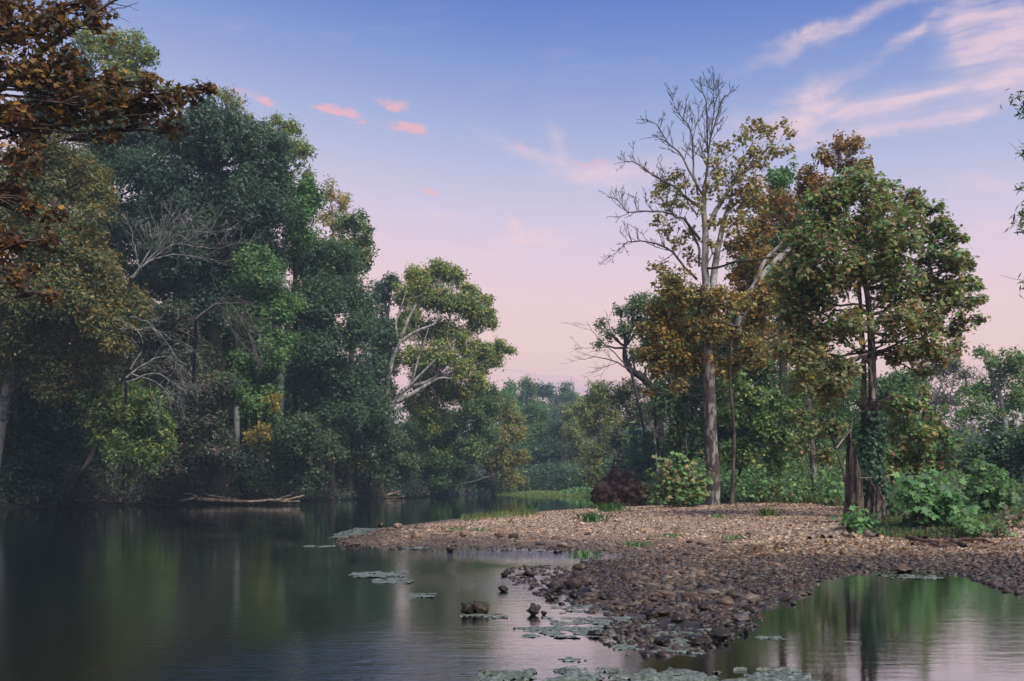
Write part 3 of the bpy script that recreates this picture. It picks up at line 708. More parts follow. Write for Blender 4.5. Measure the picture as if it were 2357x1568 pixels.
tree('elm_tree', 'bright green treetop behind the orange sycamore boughs', B,
     [(1790, 420, 34), (1810, 400, 26), (1780, 480, 46), (1830, 480, 46), (1740, 560, 46), (1720, 620, 46), (1800, 560, 50), (1850, 560, 60), (1860, 660, 70), (1780, 660, 60)],
     62, 'green', base=(1800, None), leaf=.22, cover=2.8, r0=.35, sub=10, pal2='bright', mix2=.5)
tree('orange_sycamore_tree', 'orange-leaved sycamore top showing over the nearest crown', B,
     [(1900, 360, 30), (1935, 335, 32), (1975, 335, 26), (1995, 375, 20), (1950, 385, 36), (1880, 420, 34), (1920, 440, 40), (1860, 400, 26), (1850, 440, 26), (1760, 520, 40), (1820, 520, 36), (1740, 600, 44), (1800, 620, 50), (1720, 680, 44), (1860, 520, 40), (1790, 700, 50), (1700, 560, 46), (1760, 620, 50), (1830, 680, 50), (1850, 600, 50), (1700, 640, 40), (1780, 780, 50), (1850, 760, 50), (1740, 460, 34), (1800, 470, 40)],
     48, 'orange', base=(1880, None), leaf=.15, cover=2.0, bs=(.25, .42), clus=7, r0=.16, bark=M_WHITEBARK, sub=13, limb_r=.25,  material=M_BROAD,
     extra_paths=[([(1690, 790, -2), (1710, 720, -2), (1750, 640, -2), (1800, 585, -2)], .2, .12), ([(1700, 700, -2), (1740, 650, -2), (1760, 600, -2), (1800, 560, -2)], .12, .08), ([(1790, 600, -2), (1850, 540, -2), (1900, 500, -2)], .14, .06)])
tree('gold_sycamore_tree', 'low orange and gold sycamore foliage wrapped round the dead trunk', B,
     [(1560, 680, 46), (1610, 690, 50), (1530, 740, 44), (1580, 760, 54), (1650, 700, 46), (1700, 700, 40), (1540, 820, 40), (1590, 840, 40), (1510, 860, 26), (1640, 760, 50), (1500, 720, 28), (1740, 740, 40), (1760, 660, 36), (1700, 780, 40), (1560, 890, 24), (1490, 905, 14), (1520, 780, 44), (1560, 830, 46), (1630, 830, 44), (1540, 660, 36), (1680, 850, 40), (1730, 820, 40), (1490, 820, 30), (1480, 760, 20), (1750, 700, 46)],
     42, 'orange', base=(1684, None), leaf=.15, cover=2.0, bs=(.25, .42), clus=7, r0=.075, bark=M_TWIGBARK, sub=13,  material=M_BROAD, pal2='goldgreen', mix2=.4,
     trunk=[(1690, 1000), (1680, 860), (1690, 740), (1720, 660)], extra_paths=[([(1660, 740, -3), (1700, 752, -3), (1712, 735, -3), (1735, 690, -3)], .055, .03)])

# dead sycamore, traced limb by limb
def zp(x, y): return (1323.5+x*.367, 143.9+y*.367)
d0 = 42.0
bx, by = (1640-CX)/F*d0, d0
bz = h1(bx, by); base = np.array([bx, by, bz])
root = thing('dead_sycamore_tree', 'tall half-dead sycamore with bare black twigs against the sky', 'tree', base)
wd = Wood(); wl = Wood(); wt = Wood(); tips = []
def zpath(pts, dz=0.): 
    k = len(pts); return np.array([P(*zp(x, y), d0 + dz*i/(k-1)) for i, (x, y) in enumerate(pts)])
def sprout(path, r, lvl, bias, prob=1., leafy=False):
    """side twigs along a limb, curving towards the sky"""
    path = np.asarray(path); L = np.sum(np.linalg.norm(np.diff(path, axis=0), axis=1))
    n = max(2, int(L/(.24 if lvl == 0 else .17)*prob)); m = len(path)
    for i in range(n):
        u = RNG.uniform(.22, 1.0); x = u*(m-1); k = min(int(x), m-2); a = path[k]+(path[k+1]-path[k])*(x-k)
        t = path[k+1]-path[k]; t = t/(np.linalg.norm(t)+1e-9)
        side = np.cross(t, np.array([0, 1., 0]))*(1 if RNG.random() < .5 else -1)
        dr = t*RNG.uniform(.5, 1.) + side*RNG.uniform(.4, 1.1) + np.array([0, RNG.normal()*.45, 0]) + bias*.35
        dr /= np.linalg.norm(dr)
        ll = (L*.26 if lvl == 0 else L*.42)*RNG.uniform(.35, 1.)*(1.15-u*.5); ll = min(ll, 1.9)
        pts = [a]; cur = dr
        for s in range(4):
            cur = cur + bias*.16 + RNG.normal(size=3)*.17; cur /= np.linalg.norm(cur); pts.append(pts[-1]+cur*ll/4)
        rr = r*(1-u*.6)*.5
        wt.tube(pts, np.linspace(max(rr, .011), .0075, 5), 4 if lvl == 0 else 3)
        if leafy: tips.append((pts[-1], a))
        if lvl < 2 and ll > .25: sprout(pts, rr, lvl+1, bias, prob, leafy)
UP = np.array([0, 0, 1.])
trunk_pts = smooth_path(np.array([base+np.array([0, 0, -.1])]+[P(x, y, d0) for x, y in [(1642, 1130), (1636, 1000), (1634, 900), (1628, 800), (1630, 700)]]+[P(*zp(x, y), d0) for x, y in [(815, 1290), (818, 1070), (805, 900), (812, 760)]]), 4, .012)
wd.tube(trunk_pts, np.interp(np.linspace(0, 1, len(trunk_pts)), [0, .06, .3, .55, .8, 1], [.40, .31, .26, .18, .13, .07]), 12)
limbs = [([(812, 760), (835, 640), (830, 500), (822, 330), (815, 220), (780, 150)], .08, .012, 1.0, False), ([(815, 950), (825, 700), (850, 480), (872, 300), (868, 200), (875, 120)], .09, .012, 1., False),
         ([(850, 480), (885, 350), (915, 245), (985, 180), (1010, 178)], .05, .01, .8, False), ([(915, 245), (905, 190), (940, 112)], .025, .008, .8, False),
         ([(770, 830), (740, 640), (740, 480), (700, 380), (640, 310), (600, 200)], .08, .012, 1., False), ([(740, 480), (775, 300), (740, 230)], .03, .008, .8, False),
         ([(800, 830), (720, 680), (650, 560), (600, 520), (545, 440), (500, 380), (440, 360)], .09, .010, 1., False), ([(640, 550), (560, 490), (490, 465), (410, 485)], .04, .008, .9, False),
         ([(770, 900), (640, 790), (560, 745), (500, 710), (400, 640), (330, 620), (250, 640)], .09, .010, 1., False),
         ([(785, 1110), (700, 1000), (640, 965), (550, 940), (450, 935), (330, 935), (290, 890), (235, 845)], .10, .010, 1., False),
         ([(765, 1360), (690, 1290), (620, 1200), (580, 1165), (460, 1125), (330, 1125), (290, 1170), (215, 1215)], .10, .010, 1., False),
         ([(400, 920), (380, 850), (310, 820)], .02, .007, .7, False), ([(460, 1120), (400, 1060), (345, 1020)], .02, .007, .7, False), ([(330, 1120), (300, 1080), (280, 1030)], .02, .006, .6, False),
         ([(770, 970), (700, 860), (690, 740), (670, 660)], .05, .012, .8, True), ([(700, 860), (600, 800), (500, 740)], .035, .01, .8, True), ([(640, 960), (560, 900), (480, 880)], .03, .01, .7, True),
         ([(765, 1140), (690, 1020), (640, 980), (540, 1010), (470, 1010)], .03, .01, .5, True), ([(780, 1280), (770, 1140), (720, 1050), (690, 960)], .10, .03, .6, True), ([(620, 1200), (560, 1240), (480, 1290)], .03, .01, .6, True)]
for pts, ra, rb, pr, lf in limbs:
    pp = smooth_path(zpath(pts, RNG.uniform(-2.5, 2.5)), 3, .018); wl.tube(pp, np.linspace(ra*.62, rb*.8, len(pp)), 6)
    sprout(pp, ra*.5, 0, UP, pr*1.15, lf)
live = [([(828, 1040), (870, 960), (900, 900), (1000, 750), (1100, 660), (1200, 590), (1300, 560)], .13, .03), ([(1000, 750), (1060, 600), (1120, 500), (1200, 420)], .05, .012), ([(1060, 690), (1200, 560), (1320, 480)], .05, .012),
        ([(820, 720), (900, 640), (1000, 560), (1100, 470)], .04, .01), ([(855, 1480), (880, 1280), (905, 1120), (945, 960), (985, 860)], .17, .08), ([(905, 1120), (920, 1060), (1000, 980), (1080, 940)], .05, .02),
        ([(820, 1270), (860, 1200), (840, 1100)], .04, .01), ([(945, 960), (1050, 850), (1110, 800)], .04, .01)]
for pts, ra, rb in live:
    pp = smooth_path(zpath(pts, 1.5), 3, .01); wd.tube(pp, np.linspace(ra, rb, len(pp)), 7); sprout(pp, ra*.3, 0, UP, .35, True)
blk = Wood(); pp = smooth_path(zpath([(815, 1292), (900, 1285), (1010, 1250), (1100, 1245), (1240, 1218)], -2), 3, .01); blk.tube(pp, np.linspace(.055, .035, len(pp)), 6)
for wobj, nm, mt in ((wd, 'trunk', M_WHITEBARK), (wl, 'limbs', M_LIMB), (blk, 'fallen_branch', M_DARKBARK)):
    wobj.shift(base); link(nm, wobj.mesh(nm, mt), root)
wt.shift(base); link('twigs', wt.mesh('twigs', M_DEADTWIG), root, kind='stuff')
lob = [(560, 760, 70), (640, 700, 60), (520, 830, 60), (680, 800, 70), (600, 900, 70), (740, 900, 70), (520, 990, 50), (580, 1060, 60), (720, 1100, 60), (640, 1140, 40), (720, 1230, 60), (500, 1300, 50), (570, 1320, 60), (680, 1330, 50), (860, 1150, 50), (870, 800, 70), (900, 560, 70), (870, 620, 40),
       (1090, 420, 60), (1060, 470, 50), (1180, 420, 60), (1240, 440, 50), (1320, 400, 40), (1340, 460, 40), (1130, 560, 70), (1240, 560, 60), (1320, 560, 40), (1050, 640, 70), (1150, 660, 60), (960, 720, 70), (1060, 780, 90), (980, 900, 80), (1100, 880, 90), (880, 1000, 50), (1000, 1000, 80), (1130, 760, 70), (1080, 1000, 60), (880, 720, 60)]
cs = [(P(*zp(x, y), d0+RNG.uniform(-1.2, 1.2)), r*.367/F*d0*1.15) for x, y, r in lob]
pos, nrm, key = crown_points(cs, .14, 1.05, 12, .8, 6, 1.0, None, None, ragged=.45, bs=(.25, .45))
cols = cluster_cols('goldgreen', key, .5, pal2='orange', mixf=np.full(len(pos), .45))
link('crown', leaves_mesh('crown', pos-base, nrm, .15*RNG.uniform(.7, 1.3, len(pos)), cols, M_BROAD, STAR), root, kind='stuff')
print('dead tree', wt.k, wd.k, len(pos))

def zq(x, y, d=0): return (1781.6+x*.4038, 230+y*.4038, d)
tree('near_sycamore_tree', 'large round sycamore with green and russet leaves behind the broken stump', B,
     [(2200, 600, 38), (2228, 650, 28), (2175, 520, 30), (2120, 478, 30), (1985, 440, 60), (1930, 450, 50), (2040, 470, 56), (1890, 500, 60), (2090, 500, 44), (1970, 530, 80), (2060, 560, 80), (2130, 540, 36), (2150, 590, 44), (2185, 560, 22), (1880, 590, 70), (1950, 640, 90), (2050, 650, 80),
      (2140, 660, 60), (2200, 620, 34), (2225, 600, 18), (1860, 690, 70), (2190, 690, 50), (2235, 700, 24), (1880, 780, 80), (1950, 760, 60), (2060, 750, 60), (2130, 750, 60), (2210, 760, 36), (1860, 850, 60), (2100, 820, 44), (2150, 800, 44), (2060, 820, 34),
      (2190, 540, 16), (2245, 660, 16), (2255, 735, 14), (1930, 860, 50), (1990, 400, 30), (2160, 480, 16), (2105, 445, 16), (2130, 860, 22), (1820, 740, 36), (1830, 560, 36), (1800, 640, 40), (1810, 720, 40), (1790, 800, 36), (1870, 540, 46), (1840, 630, 46), (1835, 690, 46), (1830, 800, 46), (1850, 520, 36), (1900, 900, 40), (1870, 460, 24), (2215, 550, 10), (2236, 610, 10), (2262, 690, 9), (2200, 800, 24), (2170, 830, 22)],
     SNAG_D+2.2, 'mixed', base=(2003, None), leaf=.112, cover=1.6, bs=(.24, .48), clus=6, r0=.15, bark=M_FLAKEBARK, tmpl=STAR, sub=15, singles=290, material=M_BROAD, pal2='bright', mix2=lambda p: np.where(RNG.random(len(p)) < np.clip((p[:, 2]-5.5)*.2, 0, .5), .5, .06), twig=.009,
     trunk=[zq(565, 1900), zq(560, 1568), zq(553, 1330), zq(535, 1130), zq(505, 960), zq(520, 800)], limb_r=.25, limbs_from=.42, ragged=.40, coh=.30, depth=.9,
     extra_paths=[([zq(565, 1300), zq(650, 1180), zq(780, 1090), zq(860, 1040)], .06, .02), ([zq(545, 1505), zq(440, 1400), zq(330, 1260), zq(250, 1200)], .045, .015), ([zq(555, 1500), zq(620, 1430), zq(760, 1400)], .045, .015),
                  ([zq(510, 2000, .6), zq(515, 1568, .6), zq(500, 1300, .6), zq(490, 1000, .6), zq(530, 850, .6)], .085, .035)])
# ivy wound round that trunk
b0 = P(2005, 1185, SNAG_D+2.0); b0[2] = h1(b0[0], b0[1])
vr = thing('ivy_vine', 'dark ivy climbing the lower trunk of the round sycamore', 'vine', b0)
vw = Wood()
for q in range(9):
    a0 = RNG.uniform(0, 6.28); pts = [b0+np.array([math.cos(a0+u*3)*(.30-.1*u)+RNG.normal()*.02, math.sin(a0+u*3)*(.3-.1*u), u*3.1]) for u in np.linspace(0, 1, 14)]
    vw.tube(pts, np.linspace(.035, .02, 14), 4)
for q in range(60):
    a = P(2003+RNG.normal()*10, RNG.uniform(925, 960), SNAG_D+2.0); vw.tube([a, a+RNG.normal(size=3)*.25, a+RNG.normal(size=3)*.38], [.014, .011, .006], 3)
vw.shift(b0); link('stem', vw.mesh('stem', M_VINEBARK), vr)
n = 2600; u = RNG.random(n); an = RNG.uniform(0, 6.28, n); rr = (.26+.22*RNG.random(n))*(1.25-.5*u)
pos = b0+np.stack([np.cos(an)*rr+.1*np.sin(u*9), np.sin(an)*rr, u*3.0], 1)
link('foliage', leaves_mesh('foliage', pos-b0, np.stack([np.cos(an), np.sin(an), np.full(n, .4)], 1)+RNG.normal(size=(n, 3))*.4, .12*RNG.uniform(.6, 1.3, n), cluster_cols('ivy', np.arange(n)), M_LEAF, STAR), vr, kind='stuff')

tree('slender_maple_tree', 'slender green and gold leaved tree between dead sycamore and stump', B,
     [(1700, 900, 40), (1740, 920, 44), (1790, 940, 40), (1680, 960, 40), (1760, 990, 44), (1720, 1040, 44), (1800, 1010, 36), (1680, 860, 34), (1820, 960, 24), (1850, 985, 22), (1790, 1060, 30), (1670, 1050, 36)],
     46, 'green', base=(1680, None), leaf=.14, cover=1.8, bs=(.25, .45), clus=6, r0=.08, bark=M_DARKBARK, sub=9, tmpl=STAR, material=M_BROAD, pal2='yellowgreen', mix2=.4)
tree('understory_maple_tree', 'low spreading maple with yellow and red tips left of the stump', B,
     [(1860, 900, 34), (1900, 930, 36), (1870, 980, 34), (1920, 990, 34), (1840, 1030, 30), (1900, 1050, 30), (1940, 900, 26), (1830, 960, 26)],
     36, 'green', base=(1960, None), leaf=.12, cover=1.3, bs=(.25, .45), clus=6, r0=.05, bark=M_TWIGBARK, sub=8, tmpl=STAR, material=M_BROAD, pal2='mixed', mix2=.5)
tree('leafy_willow_tree', 'dark willow-like tree in the shade deep behind the gravel', B,
     [(1850, 880, 50), (1900, 860, 46), (1830, 940, 50), (1900, 960, 60), (1950, 900, 46), (1960, 1000, 56), (1860, 1040, 60), (1770, 1080, 50), (1930, 1080, 50)],
     56, 'green', base=(1870, None), leaf=.2, cover=3.2, r0=.35, sub=11, pal2='green', mix2=.35, tmpl=LANCE)
tree('broad_shrub_tree', 'bushy young tree of green and red leaves right of the ivy trunk', B,
     [(2060, 940, 36), (2110, 940, 34), (2150, 960, 30), (2070, 990, 40), (2120, 1010, 40), (2170, 1000, 26), (2190, 1030, 20), (2060, 1050, 40), (2110, 1060, 40), (2160, 1060, 34), (2200, 1020, 16), (2130, 905, 20), (2040, 1100, 30)],
     32, 'bright', base=(2110, None), leaf=.13, cover=1.7, bs=(.25, .45), clus=6, r0=.05, bark=M_TWIGBARK, sub=9, tmpl=STAR, material=M_BROAD, pal2='mixed', mix2=.6)
tree('pale_willow_tree', 'pale lime green tree at the right edge beyond the meadow', B,
     [(2300, 850, 46), (2340, 830, 40), (2270, 900, 50), (2330, 920, 56), (2240, 940, 46), (2220, 900, 26), (2300, 980, 56), (2380, 880, 60), (2260, 810, 20), (2390, 970, 60)],
     72, 'bright', base=(2310, None), leaf=.22, cover=1.7, r0=.3, bark=M_GREYBARK, sub=10, pal2='yellowgreen', mix2=.5)
tree('grey_twig_tree', 'grey misty tree with bare top twigs behind the round sycamore', B,
     [(2120, 860, 36), (2160, 850, 36), (2190, 840, 30), (2100, 920, 50), (2170, 920, 50), (2220, 860, 30), (2060, 900, 46), (2150, 980, 50), (2230, 1000, 50)],
     98, 'purple', base=(2150, None), leaf=.24, cover=1.3, r0=.25, bark=M_GREYBARK, sub=12, pal2='green', mix2=.3, twig=.03)
tree('meadow_tree', 'dim green tree low at the right edge behind the saplings', B,
     [(2280, 1040, 50), (2340, 1030, 50), (2230, 1050, 40), (2390, 1050, 60), (2320, 1080, 40), (2250, 1090, 36), (2180, 1060, 40)],
     50, 'dark', base=(2300, None), leaf=.18, cover=3.0, r0=.15, sub=10, pal2='green', mix2=.4)
tree('far_green_tree', 'hazy green tree filling the gap under the round sycamore crown', B,
     [(2080, 880, 50), (2040, 930, 60), (2000, 900, 50), (1960, 860, 40), (2090, 980, 60), (2010, 1010, 70), (2100, 1050, 60), (1940, 950, 50)],
     64, 'green', base=(2040, None), leaf=.22, cover=2.6, r0=.3, sub=10)
tree('overhanging_tree', 'dark leafy twigs dangling in from the right edge against the sky', B,
     [(2345, 225, 28), (2365, 240, 30), (2358, 258, 16), (2362, 425, 18), (2355, 490, 15), (2348, 515, 16), (2375, 520, 20), (2368, 655, 16), (2420, 250, 60), (2440, 480, 70), (2430, 640, 50), (2360, 350, 3)],
     11, 'green', base=(3000, None), leaf=.075, cover=.55, r0=.12, bark=M_TWIGBARK, tmpl=LANCE, sub=6, twig=.0016, limb_r=.05, trunk=[(2900, 700), (2850, 300), (2800, 0)], limbs_from=.3, clus=8, droop=.02,
     extra_paths=[([(2480, 420), (2380, 375), (2322, 332)], .006, .0012), ([(2420, 410), (2370, 350), (2345, 318)], .005, .001), ([(2450, 700), (2380, 655), (2305, 632)], .006, .0012)])
print('right done', LEAVES)

# --- dead grey branch sprays on the left bank -----------------------------------------
def bare_tree(name, label, base, d, paths, mt, prob=1.0, bias=(0, 0, .6), maxl=3.0, lv=2):
    bd = d; X0 = (base[0]-CX)/F*d
    while h1(X0, bd) < .12 and bd < d+60: bd += .5; X0 = (base[0]-CX)/F*bd
    b = np.array([X0, bd, h1(X0, bd)-.05]); r = thing(name, label, 'tree', b); wa = Wood()
    bias = np.array(bias)
    def spr(path, rad, lvl):
        L = np.sum(np.linalg.norm(np.diff(path, axis=0), axis=1)); m = len(path)
        for i in range(max(3, int(L/(.36 if lvl == 0 else .34)*prob))):
            u = RNG.uniform(.15, 1); x = u*(m-1); k = min(int(x), m-2); a = path[k]+(path[k+1]-path[k])*(x-k)
            t = path[k+1]-path[k]; t /= np.linalg.norm(t)+1e-9
            dr = t+RNG.normal(size=3)*.5+bias*.5; dr /= np.linalg.norm(dr); ll = min(L*RNG.uniform(.25, .6), maxl)
            pts = [a]
            for s in range(4): dr = dr+RNG.normal(size=3)*.13+bias*.08; dr /= np.linalg.norm(dr); pts.append(pts[-1]+dr*ll/4)
            rr = max(rad*(1-.6*u)*.5, .013); wa.tube(pts, np.linspace(rr, .010, 5), 3)
            if lvl < lv-1 and ll > .5: spr(np.array(pts), rr, lvl+1)
    for pts, ra, rb in paths:
        pp = smooth_path(np.array([P(x, y, d) for x, y in pts]) if not isinstance(pts, np.ndarray) else pts, 3, .03); wa.tube(pp, np.linspace(ra*.7, rb*.7, len(pp)), 6); spr(pp, ra*.4, 0)
    # stem down to the ground
    p0 = P(*paths[0][0][0], d); pp = smooth_path([b, b+(p0-b)*np.array([.3, .3, .5]), p0], 4, .02); wa.tube(pp, np.linspace(paths[0][1]*1.7, paths[0][1], len(pp)), 7)
    wa.shift(b); link('trunk', wa.mesh('trunk', mt), r)
bare_tree('dead_tree', 'leafless grey tree fanning its branches before the dark oak', (300, None), 57,
          [([(300, 640), (330, 612), (380, 590), (440, 590), (500, 600)], .11, .03), ([(305, 640), (330, 600), (350, 560), (340, 510)], .09, .03), ([(330, 612), (380, 560), (430, 530), (500, 540)], .08, .02), ([(345, 600), (400, 565), (470, 570), (505, 575)], .07, .02), ([(320, 615), (310, 570), (300, 520)], .05, .02), ([(350, 590), (390, 530), (400, 490)], .05, .02)], M_PALETWIG, .85)
bare_tree('dead_tree', 'leafless pale tree drooping its branches behind the leaning yellow-green tree', (285, None), 56,
          [([(290, 870), (340, 835), (380, 820), (430, 840)], .09, .03), ([(300, 850), (330, 790), (300, 745)], .07, .02), ([(310, 760), (360, 760), (400, 820), (420, 870)], .06, .02), ([(290, 880), (350, 860), (400, 880), (440, 890)], .07, .02), ([(300, 860), (360, 880), (410, 920)], .06, .02), ([(300, 730), (340, 740), (380, 790)], .05, .02)], M_PALETWIG, .8, (0.2, 0, -.45))
bare_tree('dead_tree', 'leafless purplish tree arching down before the box elder', (440, None), 62,
          [([(450, 735), (490, 705), (530, 700), (560, 740), (580, 790)], .10, .03), ([(500, 700), (530, 670), (550, 690)], .05, .02), ([(520, 700), (530, 750), (560, 800)], .05, .02), ([(530, 700), (560, 700), (580, 740)], .05, .02)], M_PURPLETWIG, .9, (.3, 0, -.4))
bare_tree('dead_tree', 'leafless twiggy tree sticking out left over the valley gap', (1500, None), 76,
          [([(1450, 850), (1410, 830), (1370, 822), (1335, 830)], .10, .02), ([(1440, 840), (1400, 800), (1370, 770), (1350, 740)], .08, .02), ([(1420, 835), (1380, 850), (1345, 862)], .04, .015), ([(1400, 800), (1360, 800), (1330, 800)], .04, .015), ([(1410, 770), (1400, 740), (1420, 700)], .05, .02)], M_DEADTWIG, .55, (-.2, 0, .25), 2.2)
bare_tree('dead_tree', 'bone white forked dead stem left of the dead sycamore trunk', (1512, None), 47,
          [([(1512, 1070), (1508, 1030), (1500, 990)], .09, .05), ([(1508, 1030), (1500, 995), (1490, 960)], .04, .015), ([(1503, 1005), (1515, 985), (1518, 970)], .04, .015), ([(1516, 1060), (1520, 1030), (1512, 1000)], .035, .012)], M_WHITEBARK, .35, (0, 0, .4), 1.0)
bare_tree('dead_tree', 'thin bent white dead stem beside the dead sycamore trunk', (1578, None), 45,
          [([(1577, 1080), (1580, 1040), (1580, 1010), (1573, 982)], .045, .03)], M_WHITEBARK, .05, (0, 0, .4), .4, 1)

# --- forest masses closing the gaps behind the trees one can tell apart ------------------
def mass(name, boxes, leaf, pal, pal2, label, cat):
    ps = []
    for (x0, x1, y0, y1, zt, n) in boxes:
        x = RNG.uniform(x0, x1, n); y = RNG.uniform(y0, y1, n); g = np.maximum(H(x, y), 0)
        top = zt*(.72+.28*bumps(x, y, .9)); ps.append(np.stack([x, y, g+RNG.random(n)*top], 1))
    p = np.concatenate(ps); n = len(p)
    nr = RNG.normal(size=(n, 3))*.6+np.array([0, -.3, .6])
    cols = cluster_cols(pal, (p[:, 0]/2).astype(int)*1000+(p[:, 2]/2).astype(int), .6, pal2=pal2, mixf=np.full(n, .3))
    LEAVES[0] += n
    link(name, leaves_mesh(name, p, nr, leaf*1.2*RNG.uniform(.7, 1.4, n), cols, M_LEAF, TRI), kind='stuff', label=label, category=cat)
mass('forest', [(-95, -30, 84, 100, 21, 40000), (-32, -23, 96, 106, 17, 12000), (-26, -17, 104, 116, 14, 9000), (-17, -8, 118, 130, 9, 6500)], .62, 'dark', 'green', 'dark forest mass behind the left bank trees', 'forest')
mass('forest', [(-20, 60, 270, 320, 10, 9000), (-6, 5, 176, 190, 5, 3000), (14, 40, 108, 128, 8, 9000)], .75, 'green', 'dark', 'distant woods closing the end of the river valley', 'forest')
mass('forest', [(9, 22, 74, 84, 8, 9000), (20, 38, 80, 92, 6.5, 9000), (38, 80, 80, 100, 8, 7000)], .42, 'dark', 'green', 'shaded woods behind the trees of the right bank', 'forest')
def shore_brush(n, label, hmax, w0, w1, leaf):
    lb = np.array(left_bank[3:11], float); seg = np.linalg.norm(np.diff(lb, axis=0), axis=1); cum = np.concatenate([[0], np.cumsum(seg)])
    u = RNG.random(n)*cum[-1]; k = np.clip(np.searchsorted(cum, u)-1, 0, len(seg)-1); t = ((u-cum[k])/seg[k])[:, None]
    p = lb[k]*(1-t)+lb[k+1]*t; dr = (lb[k+1]-lb[k])/seg[k][:, None]; nrm = np.stack([-dr[:, 1], dr[:, 0]], 1)
    off = RNG.uniform(w0, w1, n); q = p+nrm*off[:, None]
    g = np.maximum(H(q[:, 0], q[:, 1]), 0); top = hmax*(.55+.45*bumps(q[:, 0], q[:, 1], 1.8))*np.clip((off-w0)/2.5+.25, .2, 1)
    z = g+.15+RNG.random(n)**.8*np.clip(top, .3, None); p3 = np.stack([q[:, 0], q[:, 1], z], 1)
    cols = cluster_cols('dark', (q[:, 0]*.8).astype(int)*1000+(z*.8).astype(int)*13+(q[:, 1]*.8).astype(int) % 13, .7, pal2='purple', mixf=np.full(n, .35)); LEAVES[0] += n
    link('undergrowth', leaves_mesh('undergrowth', p3, RNG.normal(size=(n, 3))*.6+np.array([.3, -.4, .5]), leaf*RNG.uniform(.7, 1.4, n), cols*.9, M_LEAF, TRI), kind='stuff', label=label, category='undergrowth')
shore_brush(60000, 'dim overhanging brush along the foot of the left bank', 5.0, -.6, 7, .30)

# weeds and brush along the back of the gravel bar on the right
def brush(name, label, cat, poly_v, n, hmax, leaf, pal, pal2, mixf=.3, grass=0, tmpl=DIAMOND):
    poly = np.array([G(a, b)[:2] for a, b in poly_v[0]] + [p for p in poly_v[1]])
    x = RNG.uniform(poly[:, 0].min(), poly[:, 0].max(), n*4); y = RNG.uniform(poly[:, 1].min(), poly[:, 1].max(), n*4)
    k = inside(poly, x, y); x, y = x[k][:n], y[k][:n]; n = len(x); g = H(x, y); e, _ = segdist(poly, x, y)
    top = hmax*np.clip(.25+e*.35, .2, 1)*(.65+.5*bumps(x, y, 3)); top = np.clip(top, .12, None)
    p = np.stack([x, y, g+top*RNG.random(n)**.8], 1)
    cols = cluster_cols(pal, (x*2).astype(int)*1000+(y*2).astype(int)*17 % 997, .7, pal2=pal2, mixf=np.full(n, mixf)); LEAVES[0] += n
    link(name, leaves_mesh(name, p, RNG.normal(size=(n, 3))*.6+np.array([0, -.3, .7]), leaf*RNG.uniform(.6, 1.4, n), cols, M_LEAF, tmpl), kind='stuff', label=label, category=cat)
mass('undergrowth', [(-14, 18, 139, 150, 5, 9000), (10, 22, 96, 112, 5, 6000)], .45, 'dark', 'green', 'dark brush behind the grassy far bar', 'undergrowth')
brush('undergrowth', 'green weeds and brush along the back edge of the gravel bar', 'undergrowth',
      ([(1480, 1164), (1560, 1166), (1640, 1160), (1700, 1157), (1850, 1158), (1945, 1166), (1990, 1172)], [(16, 44), (30, 60), (26, 72), (12, 70), (8, 56)]), 56000, 3.1, .13, 'under', 'bright', .35)
brush('undergrowth', 'green weeds and brush behind the bright saplings on the right', 'undergrowth',
      ([(1995, 1180), (2070, 1190), (2150, 1195), (2260, 1196), (2357, 1188), (2600, 1195)], [(34, 40), (34, 56), (16, 50), (12.5, 36)]), 26000, 1.15, .12, 'under', 'dark', .3)
brush('undergrowth', 'reddish low weeds at the foot of the stump', 'undergrowth',
      ([(1955, 1218), (2060, 1240), (2160, 1242), (2250, 1238), (2270, 1215), (2200, 1195), (2060, 1188), (1970, 1190)], []), 6500, .34, .07, 'under', 'purple', .4)
brush('undergrowth', 'low green plants covering the grassy far bar', 'undergrowth', ([(1150, 1136.5), (1250, 1140), (1366, 1144)], [(12, 108), (10, 125), (0, 140)]), 5000, .22, .16, 'yellowgreen', 'bright', .3)
brush('undergrowth', 'bright leafy plants at the right end of the far bar', 'undergrowth', ([(1290, 1138), (1366, 1141)], [(12, 118), (6, 124)]), 2200, .9, .25, 'bright', 'green', .4)

# grass blades
def blades(name, pts, hgt, label=None, cat=None, kind=None, group=None, pal='bright', wdt=.012, lean=.35):
    n = len(pts); b0 = pts.mean(0) if kind is None else np.zeros(3)
    a = RNG.uniform(0, 6.28, n); hh = hgt*RNG.uniform(.5, 1.2, n); ln = lean*RNG.uniform(.2, 1.3, n)*hh; dv = np.stack([np.cos(a), np.sin(a), np.zeros(n)], 1); sd = np.stack([-np.sin(a), np.cos(a), np.zeros(n)], 1)*wdt
    q = [pts-sd, pts+sd, pts+sd*.7+dv*ln[:, None]*.35+np.array([0, 0, 1.])*(hh*.6)[:, None], pts+dv*ln[:, None]+np.array([0, 0, 1.])*hh[:, None], pts-sd*.7+dv*ln[:, None]*.35+np.array([0, 0, 1.])*(hh*.6)[:, None]]
    V = np.stack(q, 1).reshape(-1, 3)-b0; c = np.repeat(pick(pal, n), 5, axis=0)
    me = build_mesh(name, V, np.arange(n*5), np.arange(n)*5, None, M_GRASS, col=c)
    return link(name, me, loc=tuple(b0), kind=kind, label=label, category=cat, group=group)
def scatter_poly(poly, n):
    x = RNG.uniform(poly[:, 0].min(), poly[:, 0].max(), n*5); y = RNG.uniform(poly[:, 1].min(), poly[:, 1].max(), n*5); k = inside(poly, x, y); x, y = x[k][:n], y[k][:n]
    return np.stack([x, y, H(x, y)], 1)
pl = np.array([G(a, b)[:2] for a, b in [(1500, 1162), (1700, 1157), (1850, 1159), (1945, 1168)]]+[(14, 46), (9, 56)])
